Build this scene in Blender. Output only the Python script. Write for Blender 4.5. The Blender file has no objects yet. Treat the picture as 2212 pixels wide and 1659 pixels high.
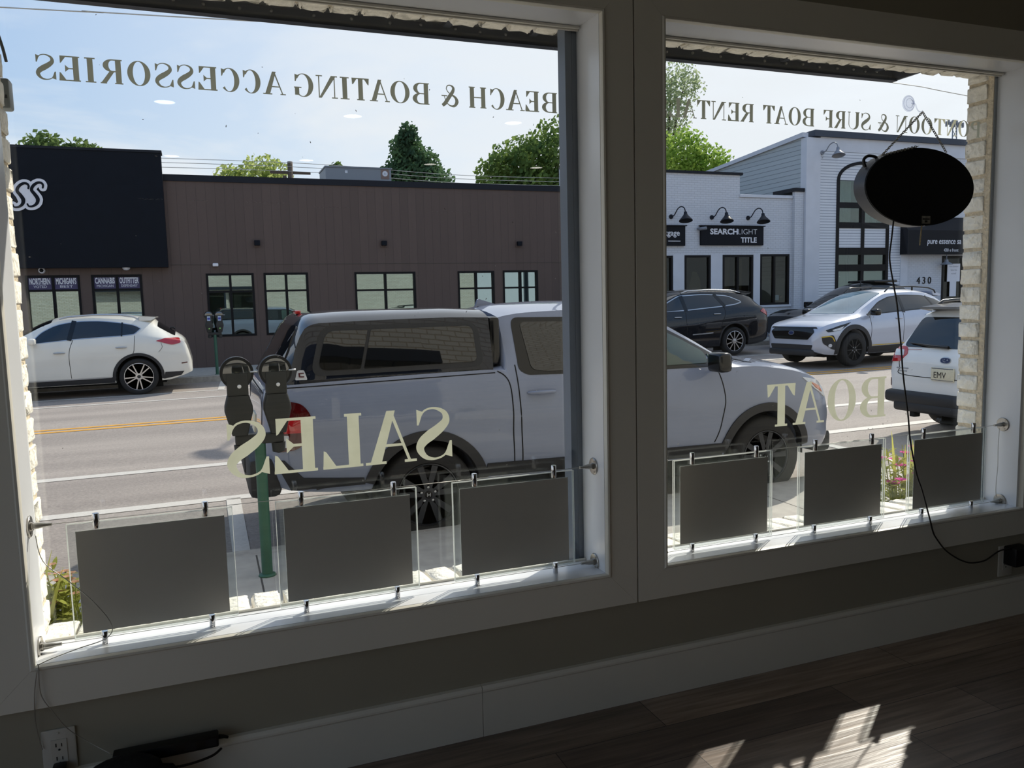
import bpy, bmesh, math, random
from mathutils import Vector, Matrix
from mathutils.bvhtree import BVHTree
from mathutils.geometry import tessellate_polygon, delaunay_2d_cdt
PI = math.pi
scene = bpy.context.scene
COL = scene.collection
R = math.radians
rnd = random.Random(7)

# ---------------------------------------------------------------- materials
def lin(h):
    h = h.lstrip('#')
    out = []
    for i in (0, 2, 4):
        c = int(h[i:i+2], 16) / 255
        out.append(c / 12.92 if c <= .04045 else ((c + .055) / 1.055) ** 2.4)
    return (*out, 1)

class NT:
    """small wrapper round a node tree"""
    def __init__(self, tree):
        self.t = tree; self.n = tree.nodes; self.l = tree.links
    def add(self, kind, **kw):
        nd = self.n.new(kind)
        for k, v in kw.items():
            if k.startswith('i_'):
                nd.inputs[k[2:].replace('_', ' ')].default_value = v
            else:
                setattr(nd, k, v)
        return nd
    def link(self, a, ao, b, bi):
        self.l.new(a.outputs[ao], b.inputs[bi])
    def ramp(self, stops):
        nd = self.n.new('ShaderNodeValToRGB')
        cr = nd.color_ramp
        while len(cr.elements) < len(stops):
            cr.elements.new(.5)
        for e, (p, c) in zip(cr.elements, stops):
            e.position = p; e.color = c
        return nd

def new_mat(name):
    m = bpy.data.materials.new(name); m.use_nodes = True
    t = NT(m.node_tree); t.n.clear()
    out = t.add('ShaderNodeOutputMaterial')
    return m, t, out

def pbr(name, color, rough=.5, metal=0, coat=0, noise=0, nscale=20, bump=0, spec=None, stretch=None, coat_rough=.03):
    m, t, out = new_mat(name)
    b = t.add('ShaderNodeBsdfPrincipled')
    c = lin(color) if isinstance(color, str) else (*color, 1)
    b.inputs['Base Color'].default_value = c
    b.inputs['Roughness'].default_value = rough
    b.inputs['Metallic'].default_value = metal
    b.inputs['Coat Weight'].default_value = coat
    b.inputs['Coat Roughness'].default_value = coat_rough
    if spec is not None: b.inputs['Specular IOR Level'].default_value = spec
    t.link(b, 0, out, 0)
    tc = t.add('ShaderNodeTexCoord')
    nz = t.add('ShaderNodeTexNoise', i_Scale=nscale, i_Detail=5.0)
    if stretch:
        mp = t.add('ShaderNodeMapping'); mp.inputs['Scale'].default_value = stretch
        t.link(tc, 'Object', mp, 0); t.link(mp, 0, nz, 'Vector')
    else:
        t.link(tc, 'Object', nz, 'Vector')
    if noise:
        lo = tuple(v * (1 - noise) for v in c[:3]) + (1,)
        hi = tuple(min(1, v * (1 + noise)) for v in c[:3]) + (1,)
        r = t.ramp([(.3, lo), (.7, hi)])
        t.link(nz, 0, r, 0); t.link(r, 0, b, 'Base Color')
    if bump:
        bp = t.add('ShaderNodeBump', i_Strength=bump, i_Distance=.02)
        t.link(nz, 0, bp, 'Height'); t.link(bp, 0, b, 'Normal')
    return m

def brick_mat(name, brick, mortar, bw, bh, ms, axes='XZ', bump=.6, var=.12, rough=.75, offset=.5):
    m, t, out = new_mat(name)
    b = t.add('ShaderNodeBsdfPrincipled', i_Roughness=rough)
    tc = t.add('ShaderNodeTexCoord')
    sp = t.add('ShaderNodeSeparateXYZ'); cb = t.add('ShaderNodeCombineXYZ')
    t.link(tc, 'Object', sp, 0)
    t.link(sp, axes[0], cb, 'X'); t.link(sp, axes[1], cb, 'Y')
    br = t.add('ShaderNodeTexBrick', offset=offset)
    c1 = lin(brick); c2 = tuple(v * (1 - var) for v in c1[:3]) + (1,)
    br.inputs['Color1'].default_value = c1; br.inputs['Color2'].default_value = c2
    br.inputs['Mortar'].default_value = lin(mortar)
    br.inputs['Scale'].default_value = 1
    br.inputs['Mortar Size'].default_value = ms
    br.inputs['Mortar Smooth'].default_value = .3
    br.inputs['Brick Width'].default_value = bw
    br.inputs['Row Height'].default_value = bh
    t.link(cb, 0, br, 'Vector'); t.link(br, 'Color', b, 'Base Color')
    nz = t.add('ShaderNodeTexNoise', i_Scale=60.0, i_Detail=4.0); t.link(tc, 'Object', nz, 'Vector')
    mx = t.add('ShaderNodeMath', operation='MULTIPLY_ADD'); mx.inputs[1].default_value = -1.0; 
    t.link(br, 'Fac', mx, 0)
    m2 = t.add('ShaderNodeMath', operation='MULTIPLY'); m2.inputs[1].default_value = .4
    t.link(nz, 0, m2, 0); t.link(m2, 0, mx, 2)
    bp = t.add('ShaderNodeBump', i_Strength=bump, i_Distance=.012)
    t.link(mx, 0, bp, 'Height'); t.link(bp, 0, b, 'Normal')
    t.link(b, 0, out, 0)
    return m

def lines_mat(name, color, dark, axis, pitch, width=.12, rough=.6, noise=.06, bump=.5, nstretch=(1, 1, 1)):
    """boards or siding: one groove every <pitch> metres along an object axis"""
    m, t, out = new_mat(name)
    b = t.add('ShaderNodeBsdfPrincipled', i_Roughness=rough)
    tc = t.add('ShaderNodeTexCoord'); sp = t.add('ShaderNodeSeparateXYZ'); t.link(tc, 'Object', sp, 0)
    d = t.add('ShaderNodeMath', operation='DIVIDE'); d.inputs[1].default_value = pitch; t.link(sp, axis, d, 0)
    f = t.add('ShaderNodeMath', operation='FRACT'); t.link(d, 0, f, 0)
    fl = t.add('ShaderNodeMath', operation='FLOOR'); t.link(d, 0, fl, 0)
    wn = t.add('ShaderNodeTexWhiteNoise', noise_dimensions='1D'); t.link(fl, 0, wn, 'W')
    lt = t.add('ShaderNodeMath', operation='LESS_THAN'); lt.inputs[1].default_value = width; t.link(f, 0, lt, 0)
    mp = t.add('ShaderNodeMapping'); mp.inputs['Scale'].default_value = nstretch; t.link(tc, 'Object', mp, 0)
    nz = t.add('ShaderNodeTexNoise', i_Scale=6.0, i_Detail=6.0); t.link(mp, 0, nz, 'Vector')
    c = lin(color)
    lo = tuple(v * (1 - noise) for v in c[:3]) + (1,); hi = tuple(v * (1 + noise) for v in c[:3]) + (1,)
    ad = t.add('ShaderNodeMath', operation='MULTIPLY_ADD'); ad.inputs[1].default_value = .5
    t.link(wn, 'Value', ad, 0); 
    m5 = t.add('ShaderNodeMath', operation='MULTIPLY'); m5.inputs[1].default_value = .5; t.link(nz, 0, m5, 0); t.link(m5, 0, ad, 2)
    r = t.ramp([(.15, lo), (.85, hi)]); t.link(ad, 0, r, 0)
    mix = t.add('ShaderNodeMix', data_type='RGBA'); mix.inputs['B'].default_value = lin(dark)
    t.l.new(r.outputs[0], mix.inputs[6]); mix.inputs[7].default_value = lin(dark); t.link(lt, 0, mix, 0)
    t.l.new(mix.outputs[2], b.inputs['Base Color'])
    inv = t.add('ShaderNodeMath', operation='SUBTRACT'); inv.inputs[0].default_value = 1; t.link(f, 0, inv, 1)
    bp = t.add('ShaderNodeBump', i_Strength=bump, i_Distance=.015)
    t.link(inv, 0, bp, 'Height'); t.link(bp, 0, b, 'Normal')
    t.link(b, 0, out, 0)
    return m

def glass_mat(name, tint=(1, 1, 1), base=.04, power=1.0, rough=0.0, gcol=(1, 1, 1)):
    """thin pane: lets light straight through, mirrors a part of it by angle"""
    m, t, out = new_mat(name)
    tr = t.add('ShaderNodeBsdfTransparent'); tr.inputs[0].default_value = (*tint, 1)
    gl = t.add('ShaderNodeBsdfGlossy', i_Roughness=rough); gl.inputs[0].default_value = (*gcol, 1)
    lw = t.add('ShaderNodeLayerWeight'); lw.inputs['Blend'].default_value = .5
    pw = t.add('ShaderNodeMath', operation='POWER'); pw.inputs[1].default_value = 5.0
    t.l.new(lw.outputs['Facing'], pw.inputs[0])
    ma = t.add('ShaderNodeMath', operation='MULTIPLY_ADD', use_clamp=True)
    ma.inputs[1].default_value = (1-base)*power; ma.inputs[2].default_value = base
    t.link(pw, 0, ma, 0)
    mx = t.add('ShaderNodeMixShader'); t.link(ma, 0, mx, 0); t.link(tr, 0, mx, 1); t.link(gl, 0, mx, 2)
    t.link(mx, 0, out, 0)
    return m

def emit_mat(name, color, strength):
    m, t, out = new_mat(name)
    e = t.add('ShaderNodeEmission', i_Strength=strength); e.inputs[0].default_value = (*color, 1)
    t.link(e, 0, out, 0)
    return m

def leaf_mat(name, c1, c2, trans=.45):
    m, t, out = new_mat(name)
    oi = t.add('ShaderNodeTexCoord'); nz = t.add('ShaderNodeTexNoise', i_Scale=1.3, i_Detail=8.0); t.link(oi, 'Object', nz, 'Vector')
    r = t.ramp([(.3, lin(c1)), (.7, lin(c2))]); t.link(nz, 0, r, 0)
    d = t.add('ShaderNodeBsdfDiffuse'); tl = t.add('ShaderNodeBsdfTranslucent')
    t.link(r, 0, d, 0); t.link(r, 0, tl, 0)
    mx = t.add('ShaderNodeMixShader'); mx.inputs[0].default_value = trans
    t.link(d, 0, mx, 1); t.link(tl, 0, mx, 2); t.link(mx, 0, out, 0)
    return m

# ---------------------------------------------------------------- objects
def tag(o, label=None, cat=None, group=None, kind=None):
    if label: o['label'] = label
    if cat: o['category'] = cat
    if group: o['group'] = group
    if kind: o['kind'] = kind
    return o

def thing(name, label, cat, loc=(0, 0, 0), rz=0, group=None):
    o = bpy.data.objects.new(name, None); COL.objects.link(o)
    o.location = loc; o.rotation_euler = (0, 0, rz); o.empty_display_size = .2
    return tag(o, label, cat, group)

def dup(root, loc=None, rz=None, label=None, group=None):
    r = root.copy(); COL.objects.link(r)
    if loc is not None: r.location = loc
    if rz is not None: r.rotation_euler = (0, 0, rz)
    if label: r['label'] = label
    if group: r['group'] = group
    for ch in list(root.children):
        c = ch.copy(); COL.objects.link(c); c.parent = r
        for g in list(ch.children):
            d = g.copy(); COL.objects.link(d); d.parent = c
    return r

class MB:
    """collects shapes and links them as one mesh object"""
    def __init__(self):
        self.bm = bmesh.new()
    def face(self, pts, mi=0):
        try:
            f = self.bm.faces.new([self.bm.verts.new(p) for p in pts]); f.material_index = mi
            return f
        except ValueError:
            return None
    def box(self, x0, x1, y0, y1, z0, z1, bev=0, mi=0, mat=None):
        vs = [Vector((x, y, z)) for x in (x0, x1) for y in (y0, y1) for z in (z0, z1)]
        if mat: vs = [mat @ v for v in vs]
        v = [self.bm.verts.new(p) for p in vs]
        fs = []
        for q in ((0, 1, 3, 2), (4, 6, 7, 5), (0, 4, 5, 1), (2, 3, 7, 6), (0, 2, 6, 4), (1, 5, 7, 3)):
            f = self.bm.faces.new([v[i] for i in q]); f.material_index = mi; fs.append(f)
        if bev:
            es = list({e for f in fs for e in f.edges})
            bmesh.ops.bevel(self.bm, geom=es, offset=bev, segments=2, profile=.5, affect='EDGES')
        return self
    def prism(self, poly, axis, a0, a1, mi=0):
        """extrude a 2-D polygon; axis Y: poly is (x,z); axis X: (y,z); axis Z: (x,y)"""
        def P(p, a):
            return {'Y': (p[0], a, p[1]), 'X': (a, p[0], p[1]), 'Z': (p[0], p[1], a)}[axis]
        A = [self.bm.verts.new(P(p, a0)) for p in poly]; B = [self.bm.verts.new(P(p, a1)) for p in poly]
        n = len(poly)
        for tri in tessellate_polygon([[Vector((p[0], p[1], 0)) for p in poly]]):
            for S in (A, B):
                try:
                    f = self.bm.faces.new([S[i] for i in tri]); f.material_index = mi
                except ValueError: pass
        for i in range(n):
            f = self.bm.faces.new((A[i], A[(i+1) % n], B[(i+1) % n], B[i])); f.material_index = mi
        return self
    def tube(self, pts, r, n=8, mi=0, caps=True, closed=False):
        pts = [Vector(p) for p in pts]; m = len(pts)
        rs = r if isinstance(r, (list, tuple)) else [r] * m
        rings = []; up = None
        for i, p in enumerate(pts):
            if closed: d = pts[(i+1) % m] - pts[i-1]
            else: d = pts[min(i+1, m-1)] - pts[max(i-1, 0)]
            d.normalize()
            if up is None:
                up = Vector((0, 0, 1)) if abs(d.z) < .9 else Vector((1, 0, 0))
            a = d.cross(up)
            if a.length < 1e-5: a = d.orthogonal()
            a.normalize(); b = a.cross(d).normalized(); up = b
            rings.append([self.bm.verts.new(p + (a * math.cos(2*PI*k/n) + b * math.sin(2*PI*k/n)) * rs[i]) for k in range(n)])
        for i in range(m if closed else m-1):
            A, B = rings[i], rings[(i+1) % m]
            for k in range(n):
                f = self.bm.faces.new((A[k], A[(k+1) % n], B[(k+1) % n], B[k])); f.material_index = mi; f.smooth = True
        if caps and not closed:
            for S in (rings[0], rings[-1]):
                try:
                    f = self.bm.faces.new(S); f.material_index = mi
                except ValueError: pass
        return self
    def lathe(self, prof, mat=None, n=32, mi=0, a0=0, a1=2*PI):
        """profile (r, h) spun about local Z, placed by mat"""
        mat = mat or Matrix.Identity(4); full = abs(a1 - a0 - 2*PI) < 1e-6
        k = n if full else n + 1
        rings = []
        for r, h in prof:
            rings.append([self.bm.verts.new(mat @ Vector((r*math.cos(a0+(a1-a0)*i/n), r*math.sin(a0+(a1-a0)*i/n), h))) for i in range(k)])
        for A, B in zip(rings, rings[1:]):
            for i in range(n):
                j = (i+1) % k
                f = self.bm.faces.new((A[i], A[j], B[j], B[i])); f.material_index = mi; f.smooth = True
        if full:
            for S, (r, h) in ((rings[0], prof[0]), (rings[-1], prof[-1])):
                if r > 1e-6:
                    f = self.bm.faces.new(S); f.material_index = mi
        return self
    def build(self, name, mat, parent=None, smooth=None, weld=True):
        if weld: bmesh.ops.remove_doubles(self.bm, verts=self.bm.verts, dist=1e-5)
        bmesh.ops.recalc_face_normals(self.bm, faces=self.bm.faces)
        me = bpy.data.meshes.new(name); self.bm.to_mesh(me); self.bm.free()
        for m in (mat if isinstance(mat, (list, tuple)) else [mat]): me.materials.append(m)
        if smooth:
            for p in me.polygons: p.use_smooth = True
            me.set_sharp_from_angle(angle=R(smooth))
        o = bpy.data.objects.new(name, me); COL.objects.link(o)
        if parent: o.parent = parent
        return o

def struct(mb, name, mat, smooth=None, label=None):
    o = mb.build(name, mat, None, smooth); o['kind'] = 'structure'
    if label: o['label'] = label
    return o

def Rz(a): return Matrix.Rotation(a, 4, 'Z')
def T(x, y, z): return Matrix.Translation((x, y, z))
TOY = Matrix.Rotation(-PI/2, 4, 'X')      # local z -> +y
TOX = Matrix.Rotation(PI/2, 4, 'Y')       # local z -> +x

def holed_wall(mb, x0, x1, z0, z1, holes, y0, y1):
    """solid wall between y0 and y1 with rectangular holes (hx0,hx1,hz0,hz1)"""
    xs = sorted({x0, x1, *[h[0] for h in holes], *[h[1] for h in holes]})
    zs = sorted({z0, z1, *[h[2] for h in holes], *[h[3] for h in holes]})
    xs = [x for x in xs if x0 <= x <= x1]; zs = [z for z in zs if z0 <= z <= z1]
    def solid(i, j):
        if i < 0 or j < 0 or i >= len(xs)-1 or j >= len(zs)-1: return False
        cx = (xs[i]+xs[i+1])/2; cz = (zs[j]+zs[j+1])/2
        return not any(h[0] < cx < h[1] and h[2] < cz < h[3] for h in holes)
    for i in range(len(xs)-1):
        for j in range(len(zs)-1):
            if not solid(i, j): continue
            a, b, c, d = xs[i], xs[i+1], zs[j], zs[j+1]
            mb.face([(a, y0, c), (b, y0, c), (b, y0, d), (a, y0, d)])
            mb.face([(a, y1, c), (b, y1, c), (b, y1, d), (a, y1, d)])
            if not solid(i-1, j): mb.face([(a, y0, c), (a, y1, c), (a, y1, d), (a, y0, d)])
            if not solid(i+1, j): mb.face([(b, y0, c), (b, y1, c), (b, y1, d), (b, y0, d)])
            if not solid(i, j-1): mb.face([(a, y0, c), (b, y0, c), (b, y1, c), (a, y1, c)])
            if not solid(i, j+1): mb.face([(a, y0, d), (b, y0, d), (b, y1, d), (a, y1, d)])
    return mb

def pchip(pts):
    """monotone curve through (x, value) points"""
    pts = sorted(pts); xs = [p[0] for p in pts]; ys = [p[1] for p in pts]; n = len(xs)
    if n == 1: return lambda x: ys[0]
    h = [xs[i+1]-xs[i] for i in range(n-1)]; d = [(ys[i+1]-ys[i])/h[i] for i in range(n-1)]
    m = [d[0]] + [0 if d[i-1]*d[i] <= 0 else 2*d[i-1]*d[i]/(d[i-1]+d[i]) for i in range(1, n-1)] + [d[-1]]
    def f(x):
        if x <= xs[0]: return ys[0]
        if x >= xs[-1]: return ys[-1]
        i = max(k for k in range(n-1) if xs[k] <= x)
        t = (x-xs[i])/h[i]
        return ((1+2*t)*(1-t)**2*ys[i] + t*(1-t)**2*h[i]*m[i] + t*t*(3-2*t)*ys[i+1] + t*t*(t-1)*h[i]*m[i+1])
    return f

def roundpoly(pts, r, seg=4):
    """round the corners of a polygon; r may be one radius or one per corner"""
    out = []; n = len(pts)
    for i in range(n):
        p = Vector(pts[i]); a = Vector(pts[i-1]) - p; b = Vector(pts[(i+1) % n]) - p
        rr = r[i] if isinstance(r, (list, tuple)) else r
        rr = min(rr, a.length*.45, b.length*.45)
        if rr < 1e-4: out.append(tuple(p)); continue
        p0 = p + a.normalized()*rr; p1 = p + b.normalized()*rr
        for k in range(seg+1):
            t = k/seg
            out.append(tuple(p0*(1-t)**2 + p*2*t*(1-t) + p1*t*t))
    return out

def offset_path(path, w):
    """polygon of width w along an open 2-D path"""
    L, Rr = [], []
    n = len(path)
    for i in range(n):
        a = Vector(path[max(i-1, 0)]); b = Vector(path[min(i+1, n-1)]); d = (b-a).normalized()
        nrm = Vector((-d.y, d.x)); p = Vector(path[i]); ww = w[i] if isinstance(w, (list, tuple)) else w
        L.append(tuple(p + nrm*ww/2)); Rr.append(tuple(p - nrm*ww/2))
    return L + Rr[::-1]

def smooth_path(pts, n=6):
    out = []
    P = [Vector(p) for p in pts]
    for i in range(len(P)-1):
        p0 = P[max(i-1, 0)]; p1 = P[i]; p2 = P[i+1]; p3 = P[min(i+2, len(P)-1)]
        for k in range(n):
            t = k/n
            out.append(.5*((2*p1) + (p2-p0)*t + (2*p0-5*p1+4*p2-p3)*t*t + (3*p1-p0-3*p2+p3)*t**3))
    out.append(P[-1])
    return out

def text_mesh(name, body, size, mat, parent, loc, rot, depth=.004, align='LEFT', bold=0, sx=1, shear=0):
    cu = bpy.data.curves.new(name, 'FONT'); cu.body = body; cu.size = size; cu.align_x = align
    cu.extrude = depth; cu.offset = bold; cu.shear = shear; cu.resolution_u = 3
    tmp = bpy.data.objects.new(name, cu); COL.objects.link(tmp)
    dg = bpy.context.evaluated_depsgraph_get(); dg.update()
    me = bpy.data.meshes.new_from_object(tmp.evaluated_get(dg))
    bpy.data.objects.remove(tmp); bpy.data.curves.remove(cu)
    me.materials.clear(); me.materials.append(mat)
    o = bpy.data.objects.new(name, me); COL.objects.link(o)
    o.location = loc; o.rotation_euler = rot; o.scale = (sx, 1, 1)
    if parent: o.parent = parent
    return o

def ground(x, y): return -.67 + .011*(y-4) + .006*x

M = {}
# ---------------------------------------------------------------- materials used in the room
M['trim'] = pbr('painted_trim', '#e6e2d6', .45, noise=.02, nscale=4)
M['jamb'] = pbr('satin_white_paint', '#e9eaec', .22, noise=.02, nscale=4)
M['wall'] = pbr('wall_paint', '#a29c8b', .75, noise=.03, nscale=3, bump=.04)
M['ceil'] = pbr('ceiling_paint', '#d8d4ca', .9, noise=.02)
M['backwall'] = pbr('far_wall_paint', '#b3ab9b', .9, noise=.04)
M['black'] = pbr('black_plastic', '#0c0c0d', .45, noise=.1)
M['blackmetal'] = pbr('black_metal', '#14181f', .4, metal=.2, noise=.1, nscale=8)
M['chrome'] = pbr('chrome', '#d8d8da', .12, metal=1, noise=.02)
M['steel'] = pbr('brushed_steel', '#b9b5ae', .28, metal=1, noise=.05)
M['wire'] = pbr('steel_wire', '#b5b3ad', .35, metal=.8, noise=.05)
M['card'] = pbr('display_card', '#bdbab1', .33, noise=.05, nscale=5)
M['dirt'] = pbr('dust_speck', '#b9b7b0', .9, noise=.2)
M['glass'] = glass_mat('window_glass', (.975, .985, .98), .05)
M['acrylic'] = glass_mat('clear_acrylic', (.97, .98, .98), .04)
M['white_plastic'] = pbr('white_plastic', '#c9c5ba', .4, noise=.02)
M['whitebrick'] = brick_mat('white_painted_brick', '#dedacf', '#b5a68f', .205, .0675, .007, 'XZ', .7)
M['roughbrick'] = pbr('rough_painted_brick', '#f0eadc', .8, noise=.10, nscale=45, bump=.7)
M['mortar'] = pbr('tan_mortar', '#d2c2a6', .95, noise=.18, nscale=70, bump=.8)
M['post'] = pbr('bluegrey_metal', '#566070', .45, noise=.06, nscale=12)
M['awning'] = pbr('awning_metal', '#2b303b', .5, noise=.15, nscale=10, spec=.2)
M['soffit'] = pbr('awning_soffit', '#494a48', .7, noise=.12, nscale=10)
M['cord'] = pbr('cord_rubber', '#17120f', .55, noise=.1)
M['led'] = emit_mat('downlight_lens', (1, .95, .88), 5.0)

m, t, out = new_mat('acrylic_edge')
d = t.add('ShaderNodeBsdfDiffuse'); d.inputs[0].default_value = lin('#eef0ec')
tl = t.add('ShaderNodeBsdfTranslucent'); tl.inputs[0].default_value = lin('#f2f4f0')
tn = t.add('ShaderNodeBsdfTransparent'); a1 = t.add('ShaderNodeMixShader', i_Fac=.5); a2 = t.add('ShaderNodeMixShader', i_Fac=.35)
t.link(d, 0, a1, 1); t.link(tl, 0, a1, 2); t.link(a1, 0, a2, 1); t.link(tn, 0, a2, 2); t.link(a2, 0, out, 0)
M['acryledge'] = m

m, t, out = new_mat('vinyl_letter')
d = t.add('ShaderNodeBsdfDiffuse'); tl = t.add('ShaderNodeBsdfTranslucent')
tc = t.add('ShaderNodeTexCoord'); nz = t.add('ShaderNodeTexNoise', i_Scale=30.0); t.link(tc, 'Object', nz, 'Vector')
r = t.ramp([(.3, lin('#c6c6ae')), (.7, lin('#cdcdb6'))]); t.link(nz, 0, r, 0); t.link(r, 0, d, 0); t.link(r, 0, tl, 0)
mx = t.add('ShaderNodeMixShader', i_Fac=.58); t.link(d, 0, mx, 1); t.link(tl, 0, mx, 2); t.link(mx, 0, out, 0)
M['vinyl'] = m

# plank floor: long staggered boards in mixed greys and browns
m, t, out = new_mat('plank_floor')
b = t.add('ShaderNodeBsdfPrincipled', i_Roughness=.34)
tc = t.add('ShaderNodeTexCoord'); br = t.add('ShaderNodeTexBrick', offset=.37)
for k, v in (('Color1', '#9c8b7d'), ('Color2', '#5e534d'), ('Mortar', '#231d1a')): br.inputs[k].default_value = lin(v)
br.inputs['Scale'].default_value = 1; br.inputs['Brick Width'].default_value = .92; br.inputs['Row Height'].default_value = .152
br.inputs['Mortar Size'].default_value = .0012; br.inputs['Bias'].default_value = -.05
t.link(tc, 'Object', br, 'Vector')
mp = t.add('ShaderNodeMapping'); mp.inputs['Scale'].default_value = (1.6, 26, 1); t.link(tc, 'Object', mp, 0)
nz = t.add('ShaderNodeTexNoise', i_Scale=2.0, i_Detail=8.0, i_Distortion=.6); t.link(mp, 0, nz, 'Vector')
rr = t.ramp([(.25, (.45, .42, .40, 1)), (.75, (1.35, 1.33, 1.3, 1))]); t.link(nz, 0, rr, 0)
mx = t.add('ShaderNodeMix', data_type='RGBA', blend_type='MULTIPLY'); mx.inputs[0].default_value = 1
t.l.new(br.outputs[0], mx.inputs[6]); t.l.new(rr.outputs[0], mx.inputs[7]); t.l.new(mx.outputs[2], b.inputs['Base Color'])
bp = t.add('ShaderNodeBump', i_Strength=.25, i_Distance=.004); t.link(nz, 0, bp, 'Height'); t.link(bp, 0, b, 'Normal')
t.link(b, 0, out, 0); M['floor'] = m

# ---------------------------------------------------------------- room shell
LX0, LX1, RX0, RX1 = -1.546, -.101, .101, 1.578      # jamb faces of the two windows
SZ, HZ, GY = .407, 1.964, .142                        # sill, head and glass plane
ROOMX0, ROOMX1, ROOMY, CEILZ = -3.4, 3.6, -9.0, 2.75
holes = [(LX0-.012, LX1+.012, SZ-.012, HZ+.012), (RX0-.012, RX1+.012, SZ-.012, HZ+.012)]
struct(MB().box(ROOMX0-.15, ROOMX1+.15, ROOMY-.15, .1, -.12, 0), 'floor', M['floor'])
struct(MB().box(ROOMX0-.15, ROOMX1+.15, ROOMY-.15, .1, CEILZ, CEILZ+.15), 'ceiling', M['ceil'])
mb = MB(); holed_wall(mb, -.018, -ROOMY, 0, CEILZ, [(.6, 4.5, .25, 2.45)], 0, .15)
for v in mb.bm.verts: v.co = Vector((ROOMX0-v.co.y, -v.co.x, v.co.z))
struct(mb, 'wall_left', M['backwall'])
w3 = MB()  # unseen window added in the left wall to brighten the room
for y in (-.6, -1.9, -3.2, -4.5): w3.box(ROOMX0-.12, ROOMX0-.05, y-.04, y+.04, .25, 2.45)
w3.box(ROOMX0-.12, ROOMX0-.05, -4.5, -.6, .25, .33).box(ROOMX0-.12, ROOMX0-.05, -4.5, -.6, 2.37, 2.45)
w3o = struct(w3, 'window_added', M['trim']); MB().box(ROOMX0-.09, ROOMX0-.084, -4.5, -.6, .25, 2.45).build('pane', M['glass'], w3o)
struct(MB().box(ROOMX1, ROOMX1+.15, ROOMY, .018, 0, CEILZ), 'wall_right', M['backwall'])
struct(MB().box(ROOMX0-.15, ROOMX1+.15, ROOMY-.15, ROOMY, 0, CEILZ), 'wall_back', M['backwall'])
mb = MB(); holed_wall(mb, ROOMX0, ROOMX1, 0, CEILZ, holes, .018, .15)
struct(mb, 'wall_front', M['wall'])
# brick shell of this building, seen from the street side and in reflections
fh = [(LX0-.02, -.06, SZ-.05, 1.985), (RX0-.045, RX1+.01, SZ-.05, 1.985)]
mb = MB(); holed_wall(mb, -13, 13, -.75, 7.2, fh, .155, .25)
struct(mb, 'wall_facade', M['whitebrick'])

# baseboard in two lengths with an eased top edge
def base_run(x0, x1, name):
    prof = [(.018, 0), (.0, 0), (.0, .126), (-.003, .131), (-.003, .136), (.004, .144), (.018, .144)]
    struct(MB().prism(prof, 'X', x0, x1), name, M['trim'])
base_run(ROOMX0, -.4905, 'baseboard_left'); base_run(-.489, ROOMX1, 'baseboard_right')

# casings: four flat boards with a rounded bead along the inside edge
def casing(name, x0, x1):
    W = .089; bz0, bz1 = SZ-.012, HZ+.010
    mb = MB(); bx0, bx1 = x0-.010 if name.endswith('1') else x0-.012, x1+.012
    ix0, ix1, iz0, iz1 = x0-.008, x1+.012, SZ-.012, HZ+.008
    if name.endswith('2'): ix0, ix1 = x0-.012, x1+.022
    ox0, ox1, oz0, oz1 = ix0-W+.0005, ix1+W-.0005, iz0-W, iz1+W
    if name.endswith('1'): ox1 = -.0028
    else: ox0 = .0028
    g = .0004
    mb.prism([(ox0, oz0), (ix0, iz0), (ix0, iz1), (ox0, oz1)], 'Y', 0, .018)
    mb.prism([(ox1, oz0), (ix1, iz0), (ix1, iz1), (ox1, oz1)], 'Y', 0, .018)
    mb.prism([(ox0+g, oz0), (ox1-g, oz0), (ix1-g, iz0), (ix0+g, iz0)], 'Y', 0, .018)
    mb.prism([(ox0+g, oz1), (ox1-g, oz1), (ix1-g, iz1), (ix0+g, iz1)], 'Y', 0, .018)
    o = struct(mb, name, M['trim'])
    # bead
    mb = MB(); c = .0055
    pts = [(ix0, iz0), (ix1, iz0), (ix1, iz1), (ix0, iz1)]
    prof = [(0, -.001), (.004, -.006), (.009, -.005), (.011, .0), (.011, .012), (0, .012)]   # inwards, y
    sg = [(1, 1), (-1, 1), (-1, -1), (1, -1)]
    rings = [[mb.bm.verts.new((p[0]+s[0]*u, y, p[1]+s[1]*u)) for (u, y) in prof] for p, s in zip(pts, sg)]
    for i in range(4):
        A, B = rings[i], rings[(i+1) % 4]
        for k in range(len(prof)-1): mb.bm.faces.new((A[k], A[k+1], B[k+1], B[k]))
    e = mb.build('casing_bead', M['trim'], o, 35)
    return o
casing('trim_1', LX0, LX1); casing('trim_2', RX0, RX1)

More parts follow.
